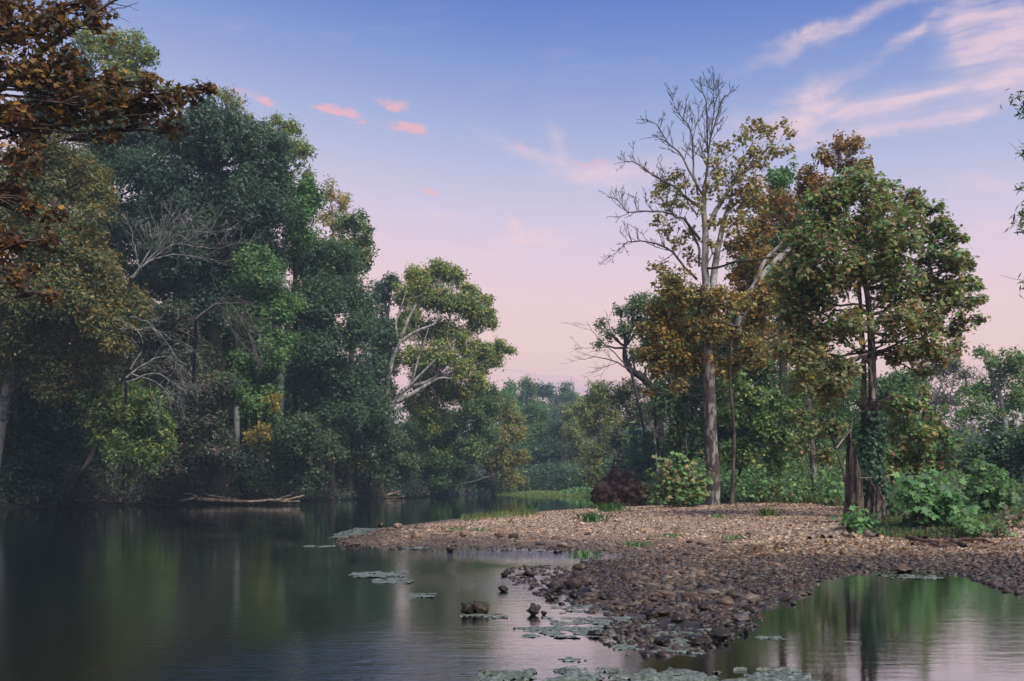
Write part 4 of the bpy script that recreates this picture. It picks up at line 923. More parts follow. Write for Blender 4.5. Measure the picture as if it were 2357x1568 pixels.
blades('tall_grass', scatter_poly(pl, 5000), .40, 'tall weedy grass at the back edge of the gravel', 'grass', 'stuff', pal='under')
pl = np.array([G(a, b)[:2] for a, b in [(1955, 1222), (2060, 1244), (2250, 1241), (2290, 1205), (2357, 1196), (2357, 1180), (2060, 1180), (1960, 1190)]])
blades('tall_grass', scatter_poly(pl, 5000), .19, 'reddish grass around the stump and saplings', 'grass', 'stuff', pal='under')
pl = np.array([Wp(1140, 1137.5, .1), Wp(1370, 1144, .1), (12, 112), (0, 140)]); blades('bar_grass', scatter_poly(pl, 5000), .2, 'yellow-green grass covering the far bar', 'grass', 'stuff', pal='yellowgreen', wdt=.03)
pl = np.array([G(a, b)[:2] for a, b in [(1060, 1204), (1240, 1188), (1235, 1180), (1150, 1181), (1060, 1195)]]); blades('bar_grass', scatter_poly(pl, 900), .24, 'thin pale grass on the crest near the tip of the gravel bar', 'grass', 'stuff', pal='yellowgreen', wdt=.008)
print('brush', LEAVES)

# --- saplings -------------------------------------------------------------------------
def sapling(name, label, cat, vx, vy, stems, leaf, pal, pal2=None, mix2=.2, singles=0, group=None, spread=26):
    b = G(vx, vy); d = b[1]; r = thing(name, label, cat, b, group); wa = Wood(); ps, ns = [], []
    for (tx, ty) in stems:
        tip = P(tx, ty, d+RNG.uniform(-.5, .5)); s = b+np.array([RNG.normal()*.06, RNG.normal()*.06, -.05]); s[0] += (tip[0]-b[0])*.45
        path = smooth_path([s, s+(tip-s)*np.array([.35, .35, .5])+RNG.normal(size=3)*.03, tip], 5, .008); wa.tube(path, np.linspace(.016, .005, len(path)), 4)
        L = np.linalg.norm(tip-s); m = int(max(7, L/.055))
        for i in range(m):
            u = .18+.82*(i+RNG.random())/m; x = u*(len(path)-1); k = min(int(x), len(path)-2); a = path[k]+(path[k+1]-path[k])*(x-k)
            an = i*2.4+RNG.normal()*.4; out = np.array([math.cos(an), math.sin(an), .25+RNG.normal()*.2]); rr = leaf*RNG.uniform(.8, 2.2)*(1.25-u*.7)
            e = a+out*rr; wa.tube([a, e], [.004, .003], 3)
            for w_ in range(2 if u < .9 else 3):
                ps.append(e+RNG.normal(size=3)*leaf*.45); ns.append(np.array([out[0]*.5, out[1]*.5-.25, .75])+RNG.normal(size=3)*.3)
    ps, ns = np.array(ps), np.array(ns); n = len(ps); cols = cluster_cols(pal, np.arange(n)//6*1000, .5, .15, pal2, np.full(n, mix2))
    size = leaf*RNG.uniform(.65, 1.35, n); wa.shift(b); link('stem', wa.mesh('stem', M_TWIGBARK), r)
    one = np.argsort(ps[:, 1])[:singles]; rest = np.setdiff1d(np.arange(n), one); t_, b_, n_ = frames(n, ns); sh = {}
    for q, i in enumerate(one):
        if q % 10 not in sh: sh[q % 10] = build_mesh('leaf', STAR[0], np.arange(10), [0], None, M_BROAD, col=np.tile(cols[i], (10, 1)))
        o = bpy.data.objects.new('leaf', sh[q % 10]); COL.objects.link(o); o.parent = r; Mx = Matrix.Identity(4)
        for a in range(3): Mx[a][0], Mx[a][1], Mx[a][2], Mx[a][3] = t_[i][a]*size[i], b_[i][a]*size[i], n_[i][a]*size[i], ps[i][a]-b[a]
        o.matrix_local = Mx
    if len(rest): link('foliage', leaves_mesh('foliage', ps[rest]-b, ns[rest], size[rest], cols[rest], M_BROAD, STAR), r, kind='stuff')
    LEAVES[0] += len(rest)
sapling('sycamore_sapling', 'big bright green sapling clump right of the stump', 'sapling', 2150, 1222,
        [(2085, 1092), (2105, 1105), (2130, 1098), (2150, 1110), (2075, 1130), (2170, 1120), (2190, 1130), (2120, 1140), (2100, 1150), (2160, 1150), (2205, 1145), (2215, 1165), (2230, 1170), (2140, 1165), (2190, 1170)], .20, 'bright', 'green', .2, 280)
sapling('sycamore_sapling', 'bright green sapling with small leaves in front of the big clump', 'sapling', 2225, 1238, [(2215, 1172), (2240, 1185), (2205, 1190), (2232, 1200), (2250, 1210)], .15, 'bright', 'green', .2, 60)
sapling('sycamore_sapling', 'tall green sapling behind and right of the big bright clump', 'sapling', 2270, 1192,
        [(2250, 1075), (2262, 1068), (2240, 1100), (2285, 1090), (2300, 1085), (2225, 1110), (2310, 1110), (2325, 1115), (2290, 1120), (2260, 1130), (2330, 1135)], .20, 'bright', 'green', .45, 150)
sapling('sycamore_sapling', 'small green seedling standing alone on leaf litter at the right', 'sapling', 2296, 1238, [(2288, 1208), (2302, 1204), (2310, 1215), (2296, 1220)], .13, 'green', 'bright', .4, 20)
sapling('sycamore_sapling', 'bright low sapling at the left foot of the stump', 'sapling', 1968, 1228, [(1960, 1180), (1970, 1172), (1952, 1195), (1980, 1190), (1965, 1200)], .16, 'bright', 'green', .2, 60)
sapling('sycamore_sapling', 'little sapling in front of the stump', 'sapling', 2003, 1222, [(2000, 1190), (2012, 1185), (1992, 1200), (2018, 1200)], .13, 'bright', 'green', .3, 40)
sapling('green_bush', 'rounded green and russet bush between root plate and dead sycamore', 'bush', 1560, 1168,
        [(1500, 1085), (1520, 1060), (1545, 1050), (1570, 1045), (1600, 1060), (1620, 1075), (1635, 1100), (1495, 1110), (1530, 1095), (1565, 1085), (1600, 1095), (1510, 1130), (1545, 1120), (1580, 1115), (1620, 1125), (1565, 1140), (1600, 1140), (1530, 1145), (1490, 1135), (1550, 1070), (1585, 1075), (1610, 1110)], .19, 'bright', 'mixed', .5, 0)
sapling('green_bush', 'dark vine-like bush at the foot of the dead sycamore', 'bush', 1670, 1160, [(1655, 1085), (1670, 1070), (1690, 1090), (1660, 1110), (1685, 1115), (1700, 1120), (1650, 1125), (1675, 1130)], .16, 'green', 'ivy', .5, 0)

for vx, vy, st_, pal, p2, lab in [(1735, 1160, [(1700, 1100), (1720, 1080), (1745, 1090), (1760, 1075), (1780, 1105), (1725, 1120), (1755, 1125), (1700, 1130)], 'green', 'bright', 'leafy green bush right of the dead sycamore at the gravel edge'),
        (1820, 1160, [(1795, 1110), (1815, 1095), (1840, 1105), (1860, 1120), (1805, 1130), (1835, 1130)], 'under', 'bright', 'mixed weedy bush midway along the gravel edge'),
        (1905, 1166, [(1880, 1110), (1900, 1090), (1925, 1100), (1935, 1085), (1890, 1130), (1915, 1130), (1940, 1120)], 'bright', 'green', 'bright bush just left of the stump at the gravel edge'),
        (2330, 1215, [(2310, 1180), (2330, 1170), (2350, 1180), (2340, 1195)], 'under', 'purple', 'reddish low bush at the right picture edge'),
        (1780, 1158, [(1760, 1050), (1790, 1035), (1770, 1070), (1810, 1055), (1800, 1090)], 'yellowgreen', 'green', 'taller yellow-green bush behind the gravel edge')]:
    sapling('green_bush', lab, 'bush', vx, vy, st_, .15, pal, p2, .4)
# --- broken stump ---------------------------------------------------------------------
sb = G(1998, 1203); sd_ = sb[1]
def vz(vy): return EYE-(vy-HY)/F*sd_
def snag():
    r = thing('broken_stump', 'rotten broken tree stump with a tall jagged spike', 'stump', sb)
    def shell(cx, r_, tops, zbase, flare, seed, name):
        nA, nZ = 64, 30; V = []; rg = np.random.default_rng(seed); ph = rg.uniform(0, 6.28, 8); jag = rg.uniform(-1, .6, nA); cr = rg.normal(size=nA)*.06
        for j in range(nZ+1):
            for i in range(nA):
                a = i/nA*2*math.pi; top = np.interp(a, *tops)+rg.normal()*.0; top *= 1+.10*math.sin(9*a+ph[0])*math.sin(4*a)+.09*jag[i]
                u = j/nZ; z = u*(top-zbase)
                rid = 1+.10*math.sin(7*a+ph[2]+u*.6)+.07*math.sin(13*a+ph[3]-u)+.05*math.sin(23*a+ph[4]+u*1.5)+.03*math.sin(3*u*6+a*2)+cr[i]+.05*mnoise.noise(Vector((a*3, u*9, seed)))
                rr = r_*rid*(1+flare*(1-u)**4)*(1-.12*u)
                V.append((cx+rr*math.cos(a)*(1-.25*u), rr*math.sin(a)*.8, z))
        fl, st = [], []
        for j in range(nZ):
            for i in range(nA):
                i2 = (i+1) % nA; st.append(len(fl)); fl += [j*nA+i, j*nA+i2, (j+1)*nA+i2, (j+1)*nA+i]
        # inner hollow
        base_i = len(V)
        for i in range(nA):
            v = V[nZ*nA+i]; V.append((cx+(v[0]-cx)*.55, v[1]*.55, v[2]*.8))
        for i in range(nA):
            V.append((cx, 0, .4*min(v[2] for v in V[nZ*nA:nZ*nA+nA])))
        for i in range(nA):
            i2 = (i+1) % nA; st.append(len(fl)); fl += [nZ*nA+i, nZ*nA+i2, base_i+i2, base_i+i]
            st.append(len(fl)); fl += [base_i+i, base_i+i2, base_i+nA+i2, base_i+nA+i]
        link(name, build_mesh(name, np.array(V), fl, st, None, M_SNAG, smooth=False), r)
    s = sd_/F; zb = sb[2]
    tall = vz(992)-zb; mid_ = vz(1100)-zb; low = vz(1128)-zb
    PI = math.pi
    shell((1966-1998)*s, 21*s, ([0, .6, 1.6, 2.4, 3.0, 3.6, 4.2, 5.2, 5.8, 6.3], [mid_, tall*.50, tall*.80, tall*.93, tall, tall*.98, tall*.88, tall*.62, mid_*1.15, mid_]), 0, .12, 3, 'spike')
    shell((2018-1998)*s, 27*s, ([0, .8, 1.8, 3.0, 4.2, 5.2, 6.3], [low*.55, low, mid_*.9, mid_, mid_*.85, low*.9, low*.55]), 0, .28, 8, 'stump_base')
    wa = Wood(); wa.tube(smooth_path([P(1958, 990, sd_-.1), P(1945, 1006, sd_-.3), P(1925, 1032, sd_-.4)], 3)-sb, np.linspace(.018, .028, 7), 5)
    wa.tube(smooth_path([P(1958, 992, sd_-.1), P(1961, 975, sd_-.1), P(1962, 960, sd_)], 3)-sb, np.linspace(.014, .006, 7), 4)
    wa.tube(np.array([P(1980, 1100, sd_-.35), P(2015, 1099, sd_-.35)])-sb, [.013, .008], 4)
    for a, b_ in (((2012, 1094), (2020, 1080)), ((2020, 1115), (2040, 1098)), ((2030, 1120), (2046, 1108))): wa.tube(np.array([P(*a, sd_-.2), P(*b_, sd_-.2)])-sb, [.006, .012], 4)
    link('broken_branch', wa.mesh('broken_branch', M_DRIFT), r)
snag()

def roots(name, label, cat, paths, mt, d_off=0.0):
    b = G(*paths[0][0][0]); r = thing(name, label, cat, b); wa = Wood()
    for pts, ra, rb in paths:
        pp = smooth_path([G(x, y)+np.array([0, 0, z]) for x, y, z in [(q+(0.03,))[:3] for q in pts]], 4, .012); wa.tube(pp-b, np.linspace(ra, rb, len(pp))*(1+.2*RNG.random(len(pp))), 7)
    link('root', wa.mesh('root', mt), r)
roots('exposed_roots', 'smooth pale roots running from the stump across the gravel', 'roots',
      [([(1960, 1208), (1935, 1214), (1905, 1224), (1880, 1236), (1862, 1243)], .13, .05), ([(1965, 1214), (1940, 1222), (1915, 1232), (1895, 1240)], .12, .05), ([(1955, 1222), (1935, 1230), (1912, 1240)], .10, .05), ([(1940, 1226), (1950, 1236), (1965, 1240)], .08, .04), ([(1985, 1226), (2000, 1236), (2020, 1238)], .10, .05)], M_DRIFT)
roots('exposed_roots', 'dark roots lying on the gravel below the bright saplings', 'roots',
      [([(2090, 1240), (2120, 1250), (2150, 1254), (2185, 1250), (2230, 1246), (2280, 1250)], .06, .03), ([(2100, 1258), (2140, 1256), (2170, 1262), (2190, 1256)], .05, .02), ([(2180, 1248), (2210, 1256), (2225, 1262)], .07, .04), ([(2130, 1244), (2110, 1236), (2090, 1236)], .06, .03)], M_ROOT)

# --- upturned root plate ----------------------------------------------------------------
rb = P(1430, 1168, 46); rb[2] = h1(rb[0], rb[1])
rp = thing('root_plate', 'upturned root plate of a fallen tree, muddy brown with hanging roots', 'root plate', rb)
nA, nB = 70, 44; V = []
for j in range(nB+1):
    for i in range(nA):
        th = i/nA*2*math.pi; ph = (j/nB)*math.pi
        dr = Vector((math.sin(ph)*math.cos(th), math.sin(ph)*math.sin(th), math.cos(ph)))
        nz = mnoise.fractal(dr*2.2+Vector((5, 1, 2)), .9, 2.0, 5)*.32 + mnoise.noise(dr*9)*.07 + mnoise.noise(dr*22)*.035
        rr = 1+nz; x = dr.x*1.18*rr; z = dr.z*.95*rr+.62
        x *= (1.0-.18*max(0, z-.6)); V.append((x-.05, dr.y*.75*rr, z*1.0))
fl = []; st = []
for j in range(nB):
    for i in range(nA):
        i2 = (i+1) % nA; st.append(len(fl)); fl += [j*nA+i, (j+1)*nA+i, (j+1)*nA+i2, j*nA+i2]
link('soil', build_mesh('soil', np.array(V), fl, st, None, M_MUD, smooth=False), rp)
wa = Wood()
for q in range(330):
    th = RNG.uniform(0, 6.28); ph = RNG.uniform(.1, 1.9); dr = np.array([math.sin(ph)*math.cos(th), math.sin(ph)*math.sin(th)*.7-.1, math.cos(ph)]); a = dr*np.array([1.1, .7, .9])+np.array([-.05, 0, .62])
    L = RNG.uniform(.15, .6); pts = [a*np.array([.9, .9, .95])]; c = dr+RNG.normal(size=3)*.5
    for s in range(4): c = c+RNG.normal(size=3)*.5+np.array([0, 0, -.35]); c /= np.linalg.norm(c); pts.append(pts[-1]+c*L/4)
    wa.tube(pts, np.linspace(RNG.uniform(.008, .03), .005, 5), 4)
link('roots', wa.mesh('roots', M_ROOT), rp)
wa = Wood(); p0 = rb+np.array([.5, .4, .7]); wa.tube(smooth_path([p0, p0+np.array([2.5, 3, .3]), p0+np.array([5, 8, .2])], 4)-rb, np.linspace(.38, .22, 9), 9)
link('trunk', wa.mesh('trunk', M_DARKBARK), rp)

# --- driftwood --------------------------------------------------------------------------
def driftlog(label, d, paths, mt=M_DRIFT, name='driftwood_log', cat='log'):
    b = P(*paths[0][0][0], d); r = thing(name, label, cat, b); wa = Wood()
    for pts, ra, rb_ in paths:
        pp = smooth_path([P(x, y, d) for x, y in pts], 4, .02); wa.tube(pp-b, np.linspace(ra, rb_, len(pp))*(1+.15*RNG.random(len(pp))), 8)
    link('trunk', wa.mesh('trunk', mt), r)
driftlog('long pale fallen log lying along the foot of the left bank', 69.5, [([(455, 1150), (500, 1151), (560, 1155), (620, 1152), (665, 1150), (700, 1141)], .13, .06), ([(620, 1152), (660, 1155), (690, 1154)], .09, .05), ([(470, 1138), (500, 1143), (560, 1153)], .08, .04), ([(640, 1151), (655, 1143), (672, 1140)], .05, .02), ([(520, 1150), (535, 1141), (560, 1138)], .04, .02), ([(450, 1146), (430, 1150), (410, 1158)], .1, .03), ([(455, 1146), (440, 1138), (425, 1135)], .08, .03)])
driftlog('forked bleached driftwood with raised arms before the white sycamore', 98, [([(830, 1148), (860, 1143), (890, 1141), (915, 1133), (925, 1129)], .22, .07), ([(880, 1141), (905, 1136), (922, 1138)], .10, .04), ([(870, 1143), (900, 1146), (935, 1143)], .09, .03), ([(915, 1133), (908, 1128), (898, 1132)], .05, .02)])
driftlog('slanting bare branch reaching into the water at the river bend', 118, [([(1010, 1135), (1060, 1115), (1100, 1105), (1150, 1088)], .12, .03), ([(1060, 1115), (1075, 1100), (1085, 1085)], .06, .02), ([(985, 1138), (1010, 1133), (1040, 1136)], .15, .06)], M_PALETWIG)
driftlog('dark submerged driftwood snag far off on the left bank water edge', 64.5, [([(150, 1160), (180, 1152), (230, 1156)], .10, .04), ([(240, 1160), (250, 1150), (262, 1158)], .05, .02)], M_ROOT)
driftlog('thin dark stick lying across the algae among the near stones', 11.6, [([(1368, 1426), (1420, 1428), (1475, 1430)], .014, .008)], M_DARKBARK, 'stick', 'stick')
def gstick(label, pts, ra, rb_, mt=M_DRIFT):
    b = G(*pts[0]); r = thing('stick', label, 'stick', b); wa = Wood(); pp = smooth_path([G(*q)+np.array([0, 0, .04]) for q in pts], 3, .005); wa.tube(pp-b, np.linspace(ra, rb_, len(pp)), 6); link('wood', wa.mesh('wood', mt), r)
gstick('pale stick on the stones near the tip of the bar', [(992, 1232), (1010, 1234), (1038, 1233)], .03, .015)
gstick('short pale stick lying where the bar meets the shallow water', [(1140, 1234), (1160, 1230)], .03, .015)

# ------------------------------------------------------------------ stones
def ico():
    import bmesh
    out = []
    for s in (1, 2, 3):
        bm = bmesh.new(); bmesh.ops.create_icosphere(bm, subdivisions=s, radius=1.0)
        out.append((np.array([v.co[:] for v in bm.verts]), np.array([[v.index for v in f.verts] for f in bm.faces]))); bm.free()
    return out
ICO = ico()
STC = np.array([(.24, .185, .14), (.32, .255, .195), (.14, .115, .10), (.38, .315, .25), (.24, .15, .09), (.09, .075, .068), (.42, .38, .33), (.18, .175, .17), (.28, .21, .16)])
STW = np.array([5, 5, 4, 3, 2.2, 3, 1.2, 1.5, 3]); STW = STW/STW.sum()
def stone_shape(level, seed, rough=.22):
    v, f = ICO[level]; rg = np.random.default_rng(seed); v = v.copy()
    for _ in range(7 if level < 2 else 13):            # chop with planes: angular river rock
        n = rg.normal(size=3); n /= np.linalg.norm(n); h = rg.uniform(.55, .85) if level < 2 else rg.uniform(.42, .82); dd = v@n; k = dd > h; v[k] -= np.outer(dd[k]-h, n)*.85
    if level: v = np.array([Vector(p)*(1+rough*.5*mnoise.noise(Vector(p)*2.5+Vector((seed, 0, 0)))+(.22*mnoise.noise(Vector(p)*6+Vector((seed, 3, 0))) if level > 1 else 0)) for p in v])
    return v, f
def stones_mass(name, pts, size, zflat, label, tint=1.0, level=0):
    n = len(pts); shapes = [stone_shape(level, 50+i) for i in range(12)]; Vs, Fs, Cs = [], [], []; off = 0
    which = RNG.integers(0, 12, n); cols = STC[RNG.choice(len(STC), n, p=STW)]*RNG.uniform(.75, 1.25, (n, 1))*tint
    for s in range(12):
        k = np.where(which == s)[0]; m = len(k)
        if not m: continue
        v, f = shapes[s]; a = RNG.uniform(0, 6.28, m); ca, sa = np.cos(a), np.sin(a); sc = size[k][:, None]*np.stack([RNG.uniform(.8, 1.5, m), RNG.uniform(.6, 1., m), RNG.uniform(.28, .6, m)*zflat], 1)
        q = v[None]*sc[:, None, :]; tx = RNG.normal(size=m)*.25
        q[..., 2] += q[..., 0]*tx[:, None]
        x = q[..., 0]*ca[:, None]-q[..., 1]*sa[:, None]; y = q[..., 0]*sa[:, None]+q[..., 1]*ca[:, None]
        V = np.stack([x, y, q[..., 2]], -1)+pts[k][:, None, :]; Vs.append(V.reshape(-1, 3)); Fs.append((f[None]+(np.arange(m)*len(v))[:, None, None]+off).reshape(-1, 3)); Cs.append(np.repeat(cols[k], len(v), axis=0)); off += m*len(v)
    F_ = np.concatenate(Fs); me = build_mesh(name, np.concatenate(Vs), F_.ravel(), np.arange(len(F_))*3, None, M_STONE, col=np.concatenate(Cs))
    link(name, me, kind='stuff', label=label, category='gravel')
bar_poly = gravel_poly
def bar_points(n, y0, y1, zmin, zmax, power=1.0):
    lo, hi = y0, y1; out = []; need = n
    while need > 0:
        y = lo+(hi-lo)*RNG.random(need*3)**power; x = RNG.uniform(-.56, .56, need*3)*y*1.05
        z = H(x, y); k = inside(bar_poly, x, y) & (z > zmin) & (z < zmax); p = np.stack([x, y, z], 1)[k][:need]; out.append(p); need -= len(p)
    return np.concatenate(out)
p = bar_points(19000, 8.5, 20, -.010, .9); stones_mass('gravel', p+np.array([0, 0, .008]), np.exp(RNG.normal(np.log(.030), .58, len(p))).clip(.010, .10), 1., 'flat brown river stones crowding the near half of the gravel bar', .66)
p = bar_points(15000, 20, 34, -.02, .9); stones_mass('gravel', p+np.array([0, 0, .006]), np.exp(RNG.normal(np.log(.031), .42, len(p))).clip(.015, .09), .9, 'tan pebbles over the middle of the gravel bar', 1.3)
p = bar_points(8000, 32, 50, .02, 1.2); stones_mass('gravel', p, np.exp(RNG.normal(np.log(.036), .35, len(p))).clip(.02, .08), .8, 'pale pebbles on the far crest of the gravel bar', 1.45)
# shallow stones barely breaking the surface
def shallow(n, poly_v, s0, label):
    poly = np.array([Wp(a, b) for a, b in poly_v]); p = scatter_poly(poly, n); p[:, 2] = RNG.uniform(-.035, .012, len(p)); stones_mass('gravel', p, np.exp(RNG.normal(np.log(s0), .4, len(p))).clip(.015, .09), 1., label, .6)
shallow(380, [(1250, 1262), (1480, 1268), (1500, 1300), (1380, 1320), (1290, 1345), (1330, 1400), (1450, 1480), (1590, 1500), (1600, 1470), (1400, 1390), (1330, 1340), (1330, 1290)], .036, 'dark wet stones just breaking the shallow water by the bar')
shallow(260, [(1080, 1248), (1300, 1256), (1300, 1275), (1080, 1268)], .04, 'dark wet stones in the bright shallows behind the inlet')
shallow(260, [(1440, 1430), (1740, 1400), (1760, 1440), (1680, 1490), (1560, 1510), (1440, 1490)], .042, 'dark wet stones off the near point of the bar')
shallow(150, [(780, 1240), (1000, 1248), (1010, 1268), (780, 1262)], .06, 'mossy wet stones round the tip of the bar')
print('gravel done')

shallow(420, [(1160, 1310), (1250, 1300), (1360, 1310), (1340, 1345), (1400, 1400), (1440, 1430), (1300, 1400), (1180, 1345)], .05, 'dark wet stones scattered in the bright shallows left of the bar')
shallow(300, [(1380, 1440), (1500, 1430), (1640, 1480), (1600, 1512), (1480, 1510), (1380, 1480)], .05, 'dark stones and rubble awash off the near point')
# individual stones that show largest
def stone_mesh(seed, level, cs):
    v, f = stone_shape(level, seed, .8 if level > 1 else .35); f = f.ravel()
    return build_mesh('stone', v, f, np.arange(len(f)//3)*3, None, M_STONE, col=np.tile(cs, (len(v), 1)), smooth=False)
def named_stone(vx, vy, wv, hv, label, col=(.13, .10, .09), group=None, seed=1, name='river_rock'):
    g = G(vx, vy); s = wv/2/F*g[1]*1.4; hv *= 1.35; o = link(name, stone_mesh(seed, 2, tuple(c*(.5 if max(col) < .2 else .75) for c in col)), loc=(g[0], g[1]+s*.5, g[2]+hv*.32/F*g[1]), label=label, category='rock', group=group)
    o.scale = (s, s*.8, hv*.62/F*g[1]); o.rotation_euler = (0, RNG.normal()*.06, RNG.uniform(-.4, .4)); return o
named_stone(1080, 1415, 30, 24, 'mossy block at the left of the pair standing in open dark water', (.10, .085, .05), seed=3)
named_stone(1108, 1415, 34, 26, 'mossy block at the right of the pair standing in open dark water', (.13, .105, .06), seed=14)
named_stone(1228, 1418, 26, 22, 'round dark rock alone in the bright water', seed=21)
named_stone(1252, 1418, 12, 10, 'little brown rock beside the round dark one in bright water', (.2, .13, .09), seed=8)
named_stone(1157, 1364, 18, 12, 'small pointed rock in the dark water left of the rock row', (.11, .08, .08), seed=9)
named_stone(1036, 1271, 16, 9, 'brown lump of rock in still water below the bar tip', (.14, .10, .09), seed=10)
named_stone(876, 1214, 14, 12, 'dark knobbly rock on the water edge at the bar tip', (.09, .08, .06), seed=11)
named_stone(917, 1216, 18, 9, 'pale smooth rock on top of the bar near its tip', (.42, .33, .26), seed=12)
named_stone(958, 1240, 20, 14, 'large tan rock among the stones of the bar tip', (.30, .22, .14), seed=15)
named_stone(1067, 1236, 18, 14, 'large brown rock at the edge of the bright inlet', (.24, .18, .12), seed=16)
named_stone(1152, 1238, 16, 12, 'yellowish rock above the bright inlet', (.24, .17, .11), seed=17)
named_stone(1184, 1240, 20, 12, 'dark lump of rock above the bright inlet', (.12, .09, .07), seed=18)
named_stone(1283, 1274, 18, 10, 'grey loaf-shaped rock standing in the bright inlet', (.16, .13, .11), seed=19)
named_stone(1335, 1312, 24, 12, 'golden brown rock where the inlet closes', (.22, .16, .09), seed=22)
named_stone(1280, 1362, 34, 20, 'largest dark rock of the row across the bright water', (.11, .08, .08), seed=23)
named_stone(1258, 1368, 30, 14, 'low dark rock left of the largest in the row', (.10, .08, .075), seed=24)
named_stone(1292, 1352, 22, 16, 'brown upright rock behind the largest in the row', (.16, .11, .09), seed=25)
named_stone(1325, 1360, 34, 24, 'bulky rock at the right end of the row touching the bar', (.13, .095, .095), seed=26)
named_stone(1322, 1382, 22, 20, 'dark stacked rock below the bulky one at the bar edge', (.10, .08, .075), seed=27)
named_stone(1272, 1382, 22, 14, 'dark rock in front of the largest in the row', (.10, .085, .075), seed=28)
named_stone(1160, 1328, 0.1+16, 8, 'flat mossy stone left in the ruffled water above the row', (.08, .08, .05), seed=29)
named_stone(1217, 1327, 20, 11, 'dark stone with a wet face above the rock row', (.10, .08, .085), seed=30)
named_stone(1388, 1388, 28, 16, 'dark block just off the bar edge in shallow water', (.10, .08, .08), seed=31)
named_stone(1660, 1478, 40, 26, 'large rounded greenish rock at the right of the near point', (.13, .12, .09), seed=32)
named_stone(1612, 1492, 38, 20, 'dark flat rock in the water at the tip of the near point', (.075, .055, .055), seed=33)
named_stone(1635, 1412, 34, 18, 'brown wrinkled rock at the edge of the right pool', (.16, .115, .09), seed=34)
named_stone(1560, 1436, 34, 22, 'brown rounded rock on the near point', (.15, .10, .09), seed=35)
named_stone(1500, 1428, 26, 22, 'jagged dark rock on the near point beside the stick', (.09, .07, .065), seed=36)
named_stone(1712, 1432, 38, 13, 'flat pale-topped stone lying in the right pool', (.26, .24, .24), seed=37)
named_stone(1722, 1407, 22, 10, 'brown stone in the right pool just behind the flat pale one', (.17, .13, .11), seed=38)
named_stone(1718, 1460, 14, 14, 'small upright triangular stone alone in the right pool', (.10, .09, .085), seed=39)
named_stone(1828, 1393, 14, 10, 'small grey stone alone far out in the right pool', (.24, .23, .22), seed=40)
named_stone(1530, 1485, 34, 16, 'mossy rock at the very front of the near point', (.10, .09, .06), seed=41)
named_stone(1370, 1466, 24, 14, 'dark rock sitting on the algae left of the near point', (.09, .075, .065), seed=42)
named_stone(2080, 1318, 36, 13, 'square flat rock at the head of the right pool', (.24, .16, .12), seed=43)
named_stone(1745, 1311, 26, 9, 'dark flat rock in the middle of the gravel bar', (.10, .08, .065), seed=44)
named_stone(1724, 1232, 14, 8, 'grey round rock standing proud on the tan gravel', (.22, .20, .19), seed=45)
named_stone(1990, 1312, 22, 10, 'bluish dark rock on the shore of the right pool', (.09, .09, .10), seed=46)
named_stone(2110, 1283, 20, 8, 'tan rounded rock on gravel above the right pool', (.30, .20, .15), seed=47)
lib = [stone_mesh(100+i, 1, STC[i % len(STC)]*(.45+.4*((i*7) % 5)/4)) for i in range(22)]
def individuals(n, y0, y1, zmin, zmax, s0, label, group, power=1.):
    p = bar_points(n, y0, y1, zmin, zmax, power)
    for q in p:
        o = bpy.data.objects.new('river_stone', lib[RNG.integers(len(lib))]); COL.objects.link(o); s = float(np.clip(np.exp(RNG.normal(math.log(s0), .28)), .04, .16))
        o.scale = (s*RNG.uniform(.9, 1.5), s*RNG.uniform(.7, 1.), s*RNG.uniform(.4, .75)); o.location = (q[0], q[1], max(q[2], -.01)+s*.18); o.rotation_euler = (RNG.normal()*.2, RNG.normal()*.2, RNG.uniform(0, 6.28))
        o['label'] = label; o['category'] = 'stone'; o['group'] = group
individuals(125, 9.2, 14.5, -.02, .4, .080, 'wet brown stone among many on the near point of the gravel bar', 'stones on the near point')
individuals(85, 14.5, 19, -.02, .5, .075, 'brown stone among many on the middle of the gravel bar', 'stones on the middle of the bar')
individuals(50, 20, 34, -.02, .22, .095, 'brown stone among many along the far shore of the gravel bar', 'stones along the far shore of the bar')
print('stones done')

# fallen leaves on the gravel
p = np.concatenate([bar_points(900, 10, 22, .12, .9), bar_points(2200, 20, 45, .2, 1.2)]); p[:, 2] += .035
cols = pick('rust', len(p))*.9
link('fallen_leaves', leaves_mesh('fallen_leaves', p, RNG.normal(size=(len(p), 3))*.3+np.array([0, 0, 1.]), .085*RNG.uniform(.6, 1.3, len(p)), cols, M_LEAF, STAR), kind='stuff', label='dry brown fallen leaves strewn over the gravel bar', category='leaves')

# grass tufts on the bar
tufts = [(1362, 1202, .26, 170, 'dark green grass tuft standing on the crest of the bar'), (1467, 1258, .12, 90, 'low bright green plant just above the inlet glints'), (1345, 1282, .14, 90, 'green tuft growing in the shallow inlet'),
         (1545, 1236, .10, 80, 'flat green plant in the middle of the tan gravel'), (1688, 1242, .13, 60, 'small green tuft by the grey round rock'), (1768, 1188, .26, 90, 'yellowing weed tuft at the back of the gravel'),
         (1650, 1192, .12, 60, 'small green weed behind the centre of the gravel'), (1050, 1222, .10, 60, 'small green tuft near the bar tip'), (1110, 1222, .10, 50, 'small tuft right of the one near the bar tip'), (1405, 1178, .34, 140, 'leafy green weed in front of the root plate'), (1215, 1174, .40, 50, 'tall thin weed on the crest of the bar left of the root plate')]
for vx, vy, hgt, n, lab in tufts:
    c = G(vx, vy); s = .16 if hgt < .3 else .28; q = c+np.stack([RNG.normal(size=n)*s, RNG.normal(size=n)*s*.6, np.zeros(n)], 1); blades('grass_tuft', q, hgt, lab, 'grass tuft', None, 'grass tufts on the gravel bar', 'bright' if 'yellow' not in lab else 'yellowgreen', .010, .6)

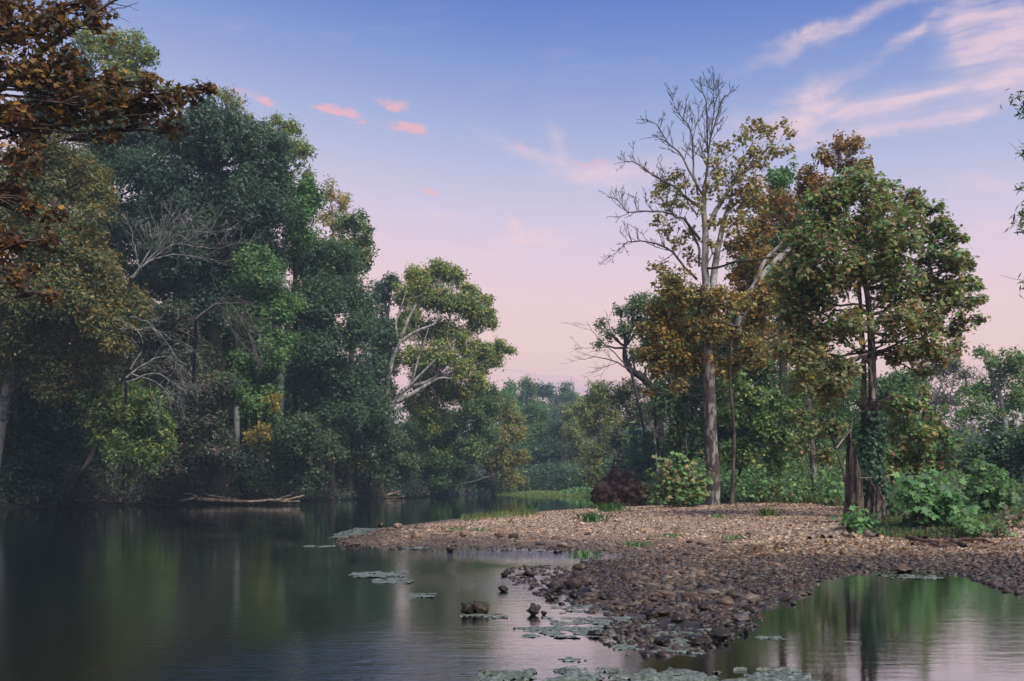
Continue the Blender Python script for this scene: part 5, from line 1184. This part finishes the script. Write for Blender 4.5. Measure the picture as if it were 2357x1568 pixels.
# ------------------------------------------------------------------ algae
def algae(label, pv, step, seed, thr=.0, hgt=.010, world=None):
    poly = np.array(world if world is not None else [Wp(a, b) for a, b in pv]); x0, y0 = poly.min(0); x1, y1 = poly.max(0)
    xs = np.arange(x0, x1, step); ys = np.arange(y0, y1, step*1.2); XX, YY = np.meshgrid(xs, ys); fx, fy = XX.ravel(), YY.ravel()
    d_, _ = segdist(poly, fx, fy); ins = inside(poly, fx, fy); sd2 = np.where(ins, d_, -d_); w_ = min(x1-x0, y1-y0)*.5
    nz = np.array([mnoise.fractal(Vector((a*4.2+seed, b*5.0, seed)), .55, 2.2, 6) for a, b in zip(fx, fy)])
    n2 = np.array([mnoise.noise(Vector((a*11+seed, b*15, seed))) for a, b in zip(fx, fy)]); f = sd2/w_*.9 + nz*1.9 + n2*1.35 - thr*.45 - .24
    z = .004+np.clip(f, 0, .6)*hgt + np.where(f > 0, np.abs(nz+n2*.5)*hgt*.6, -.003)
    z = z.reshape(XX.shape); keep = (f > 0).reshape(XX.shape).astype(int); ny_, nx_ = XX.shape
    fl, st = [], []
    V = np.stack([fx+RNG.normal(size=len(fx))*step*.2, fy+RNG.normal(size=len(fx))*step*.2, z.ravel()], 1)
    for j in range(ny_-1):
        for i in range(nx_-1):
            if keep[j, i] + keep[j, i+1] + keep[j+1, i] + keep[j+1, i+1] >= 2: st.append(len(fl)); a = j*nx_+i; fl += [a, a+1, a+1+nx_, a+nx_]
    if not st: return
    used = np.unique(fl); mp_ = -np.ones(len(V), int); mp_[used] = np.arange(len(used)); c = np.array([poly[:, 0].mean(), poly[:, 1].mean(), 0])
    me = build_mesh('algae_mat', V[used]-c, mp_[np.array(fl)], st, None, M_ALGAE, smooth=True); link('algae_mat', me, loc=tuple(c), label=label, category='algae', group='floating algae mats')
algae('big lumpy algae mat crossing the bottom edge of the picture', None, .028, 1.3, -.55, .03, world=[Wp(1100, 1568), Wp(1230, 1554), Wp(1300, 1546), Wp(1500, 1544), Wp(1700, 1543), Wp(1830, 1550), Wp(1890, 1572), Wp(1900, 1700), Wp(1150, 1700)])
algae('long green algae mat reaching left from the near point', [(1180, 1452), (1240, 1443), (1330, 1446), (1420, 1460), (1400, 1470), (1300, 1462), (1200, 1458)], .035, 2.1, -.25)
algae('algae mat around the stick and the jagged rock', [(1250, 1432), (1330, 1420), (1480, 1424), (1560, 1440), (1500, 1450), (1350, 1444)], .035, 5.2, -.15)
algae('broken algae strip above the bright water', [(1270, 1400), (1330, 1393), (1420, 1398), (1400, 1412), (1300, 1408)], .04, 7.7, -.1)
algae('algae mat in front of the mossy front rock', [(1400, 1476), (1480, 1470), (1580, 1490), (1620, 1500), (1540, 1508), (1440, 1490)], .03, 9.4, -.2)
algae('algae mat between the rocks of the near point', [(1480, 1452), (1600, 1448), (1650, 1455), (1600, 1466), (1500, 1464)], .03, 3.9, -.1)
algae('algae mat left of the wrinkled rock by the pool', [(1480, 1405), (1560, 1398), (1620, 1408), (1560, 1424), (1500, 1420)], .035, 4.4, -.1)
algae('large pale algae island in the dark open water', [(808, 1322), (860, 1316), (940, 1316), (935, 1325), (870, 1330), (815, 1328)], .06, 6.1, -.45)
algae('second pale algae island just below the large one', [(862, 1334), (910, 1331), (955, 1336), (940, 1344), (890, 1341)], .06, 8.8, -.5)
algae('small pale algae island below the other two', [(940, 1368), (975, 1366), (1010, 1371), (990, 1376), (950, 1374)], .05, 2.9, -.5)
algae('pale algae strip trailing off the tip of the bar', [(775, 1228), (830, 1215), (880, 1218), (850, 1235), (790, 1240)], .1, 3.3, -.1)
algae('thin algae streak left of the bar tip', [(700, 1258), (740, 1256), (775, 1259), (740, 1261)], .08, 1.9, -.6)
algae('thin algae streak on the quiet water under the bar tip', [(905, 1262), (950, 1259), (990, 1262), (950, 1265)], .07, 5.9, -.5)
algae('algae scum round the foot of the paired blocks', [(1060, 1418), (1090, 1412), (1130, 1417), (1170, 1421), (1120, 1424)], .035, 6.6, -.2)
algae('dark algae clump floating alone in the brightest water', [(1285, 1516), (1310, 1512), (1345, 1518), (1370, 1524), (1320, 1522)], .028, 7.1, -.1)
algae('small algae raft in the right pool near the grey stone', [(1660, 1408), (1700, 1404), (1735, 1409), (1700, 1414)], .035, 8.1, -.5)
algae('thin algae raft low in the right pool', [(1735, 1471), (1765, 1467), (1805, 1471), (1765, 1475)], .03, 9.1, -.3)
algae('pale scum line at the head of the right pool', [(2030, 1326), (2090, 1322), (2170, 1330), (2110, 1334)], .05, 4.1, -.1)

# ------------------------------------------------------------------ haze
def haze():
    x0, x1, y0, y1, z0, z1 = -430, 430, -125, 720, -12.5, 42
    V = [(x, y, z) for z in (z0, z1) for y in (y0, y1) for x in (x0, x1)]
    f = [[0, 2, 3, 1], [4, 5, 7, 6], [0, 1, 5, 4], [2, 6, 7, 3], [0, 4, 6, 2], [1, 3, 7, 5]]
    m = bpy.data.materials.new('haze'); m.use_nodes = True; t = NT(m.node_tree); t.n.clear()
    v = t.node('ShaderNodeVolumePrincipled', inp={'Color': (.66, .86, 1, 1), 'Density': HAZE, 'Anisotropy': .0}); t.node('ShaderNodeOutputMaterial', inp={'Volume': v.outputs[0]})
    me = build_mesh('haze', V, np.array(f).ravel(), np.arange(6)*4, None, m); link('haze', me, kind='stuff', label='thin evening haze', category='haze')
HAZE = 0.00058
if HAZE: haze()
print('total leaves', LEAVES, 'tris', sum(len(o.data.loops)-2*len(o.data.polygons) for o in COL.objects if o.type == 'MESH'), 'objects', len(COL.objects))
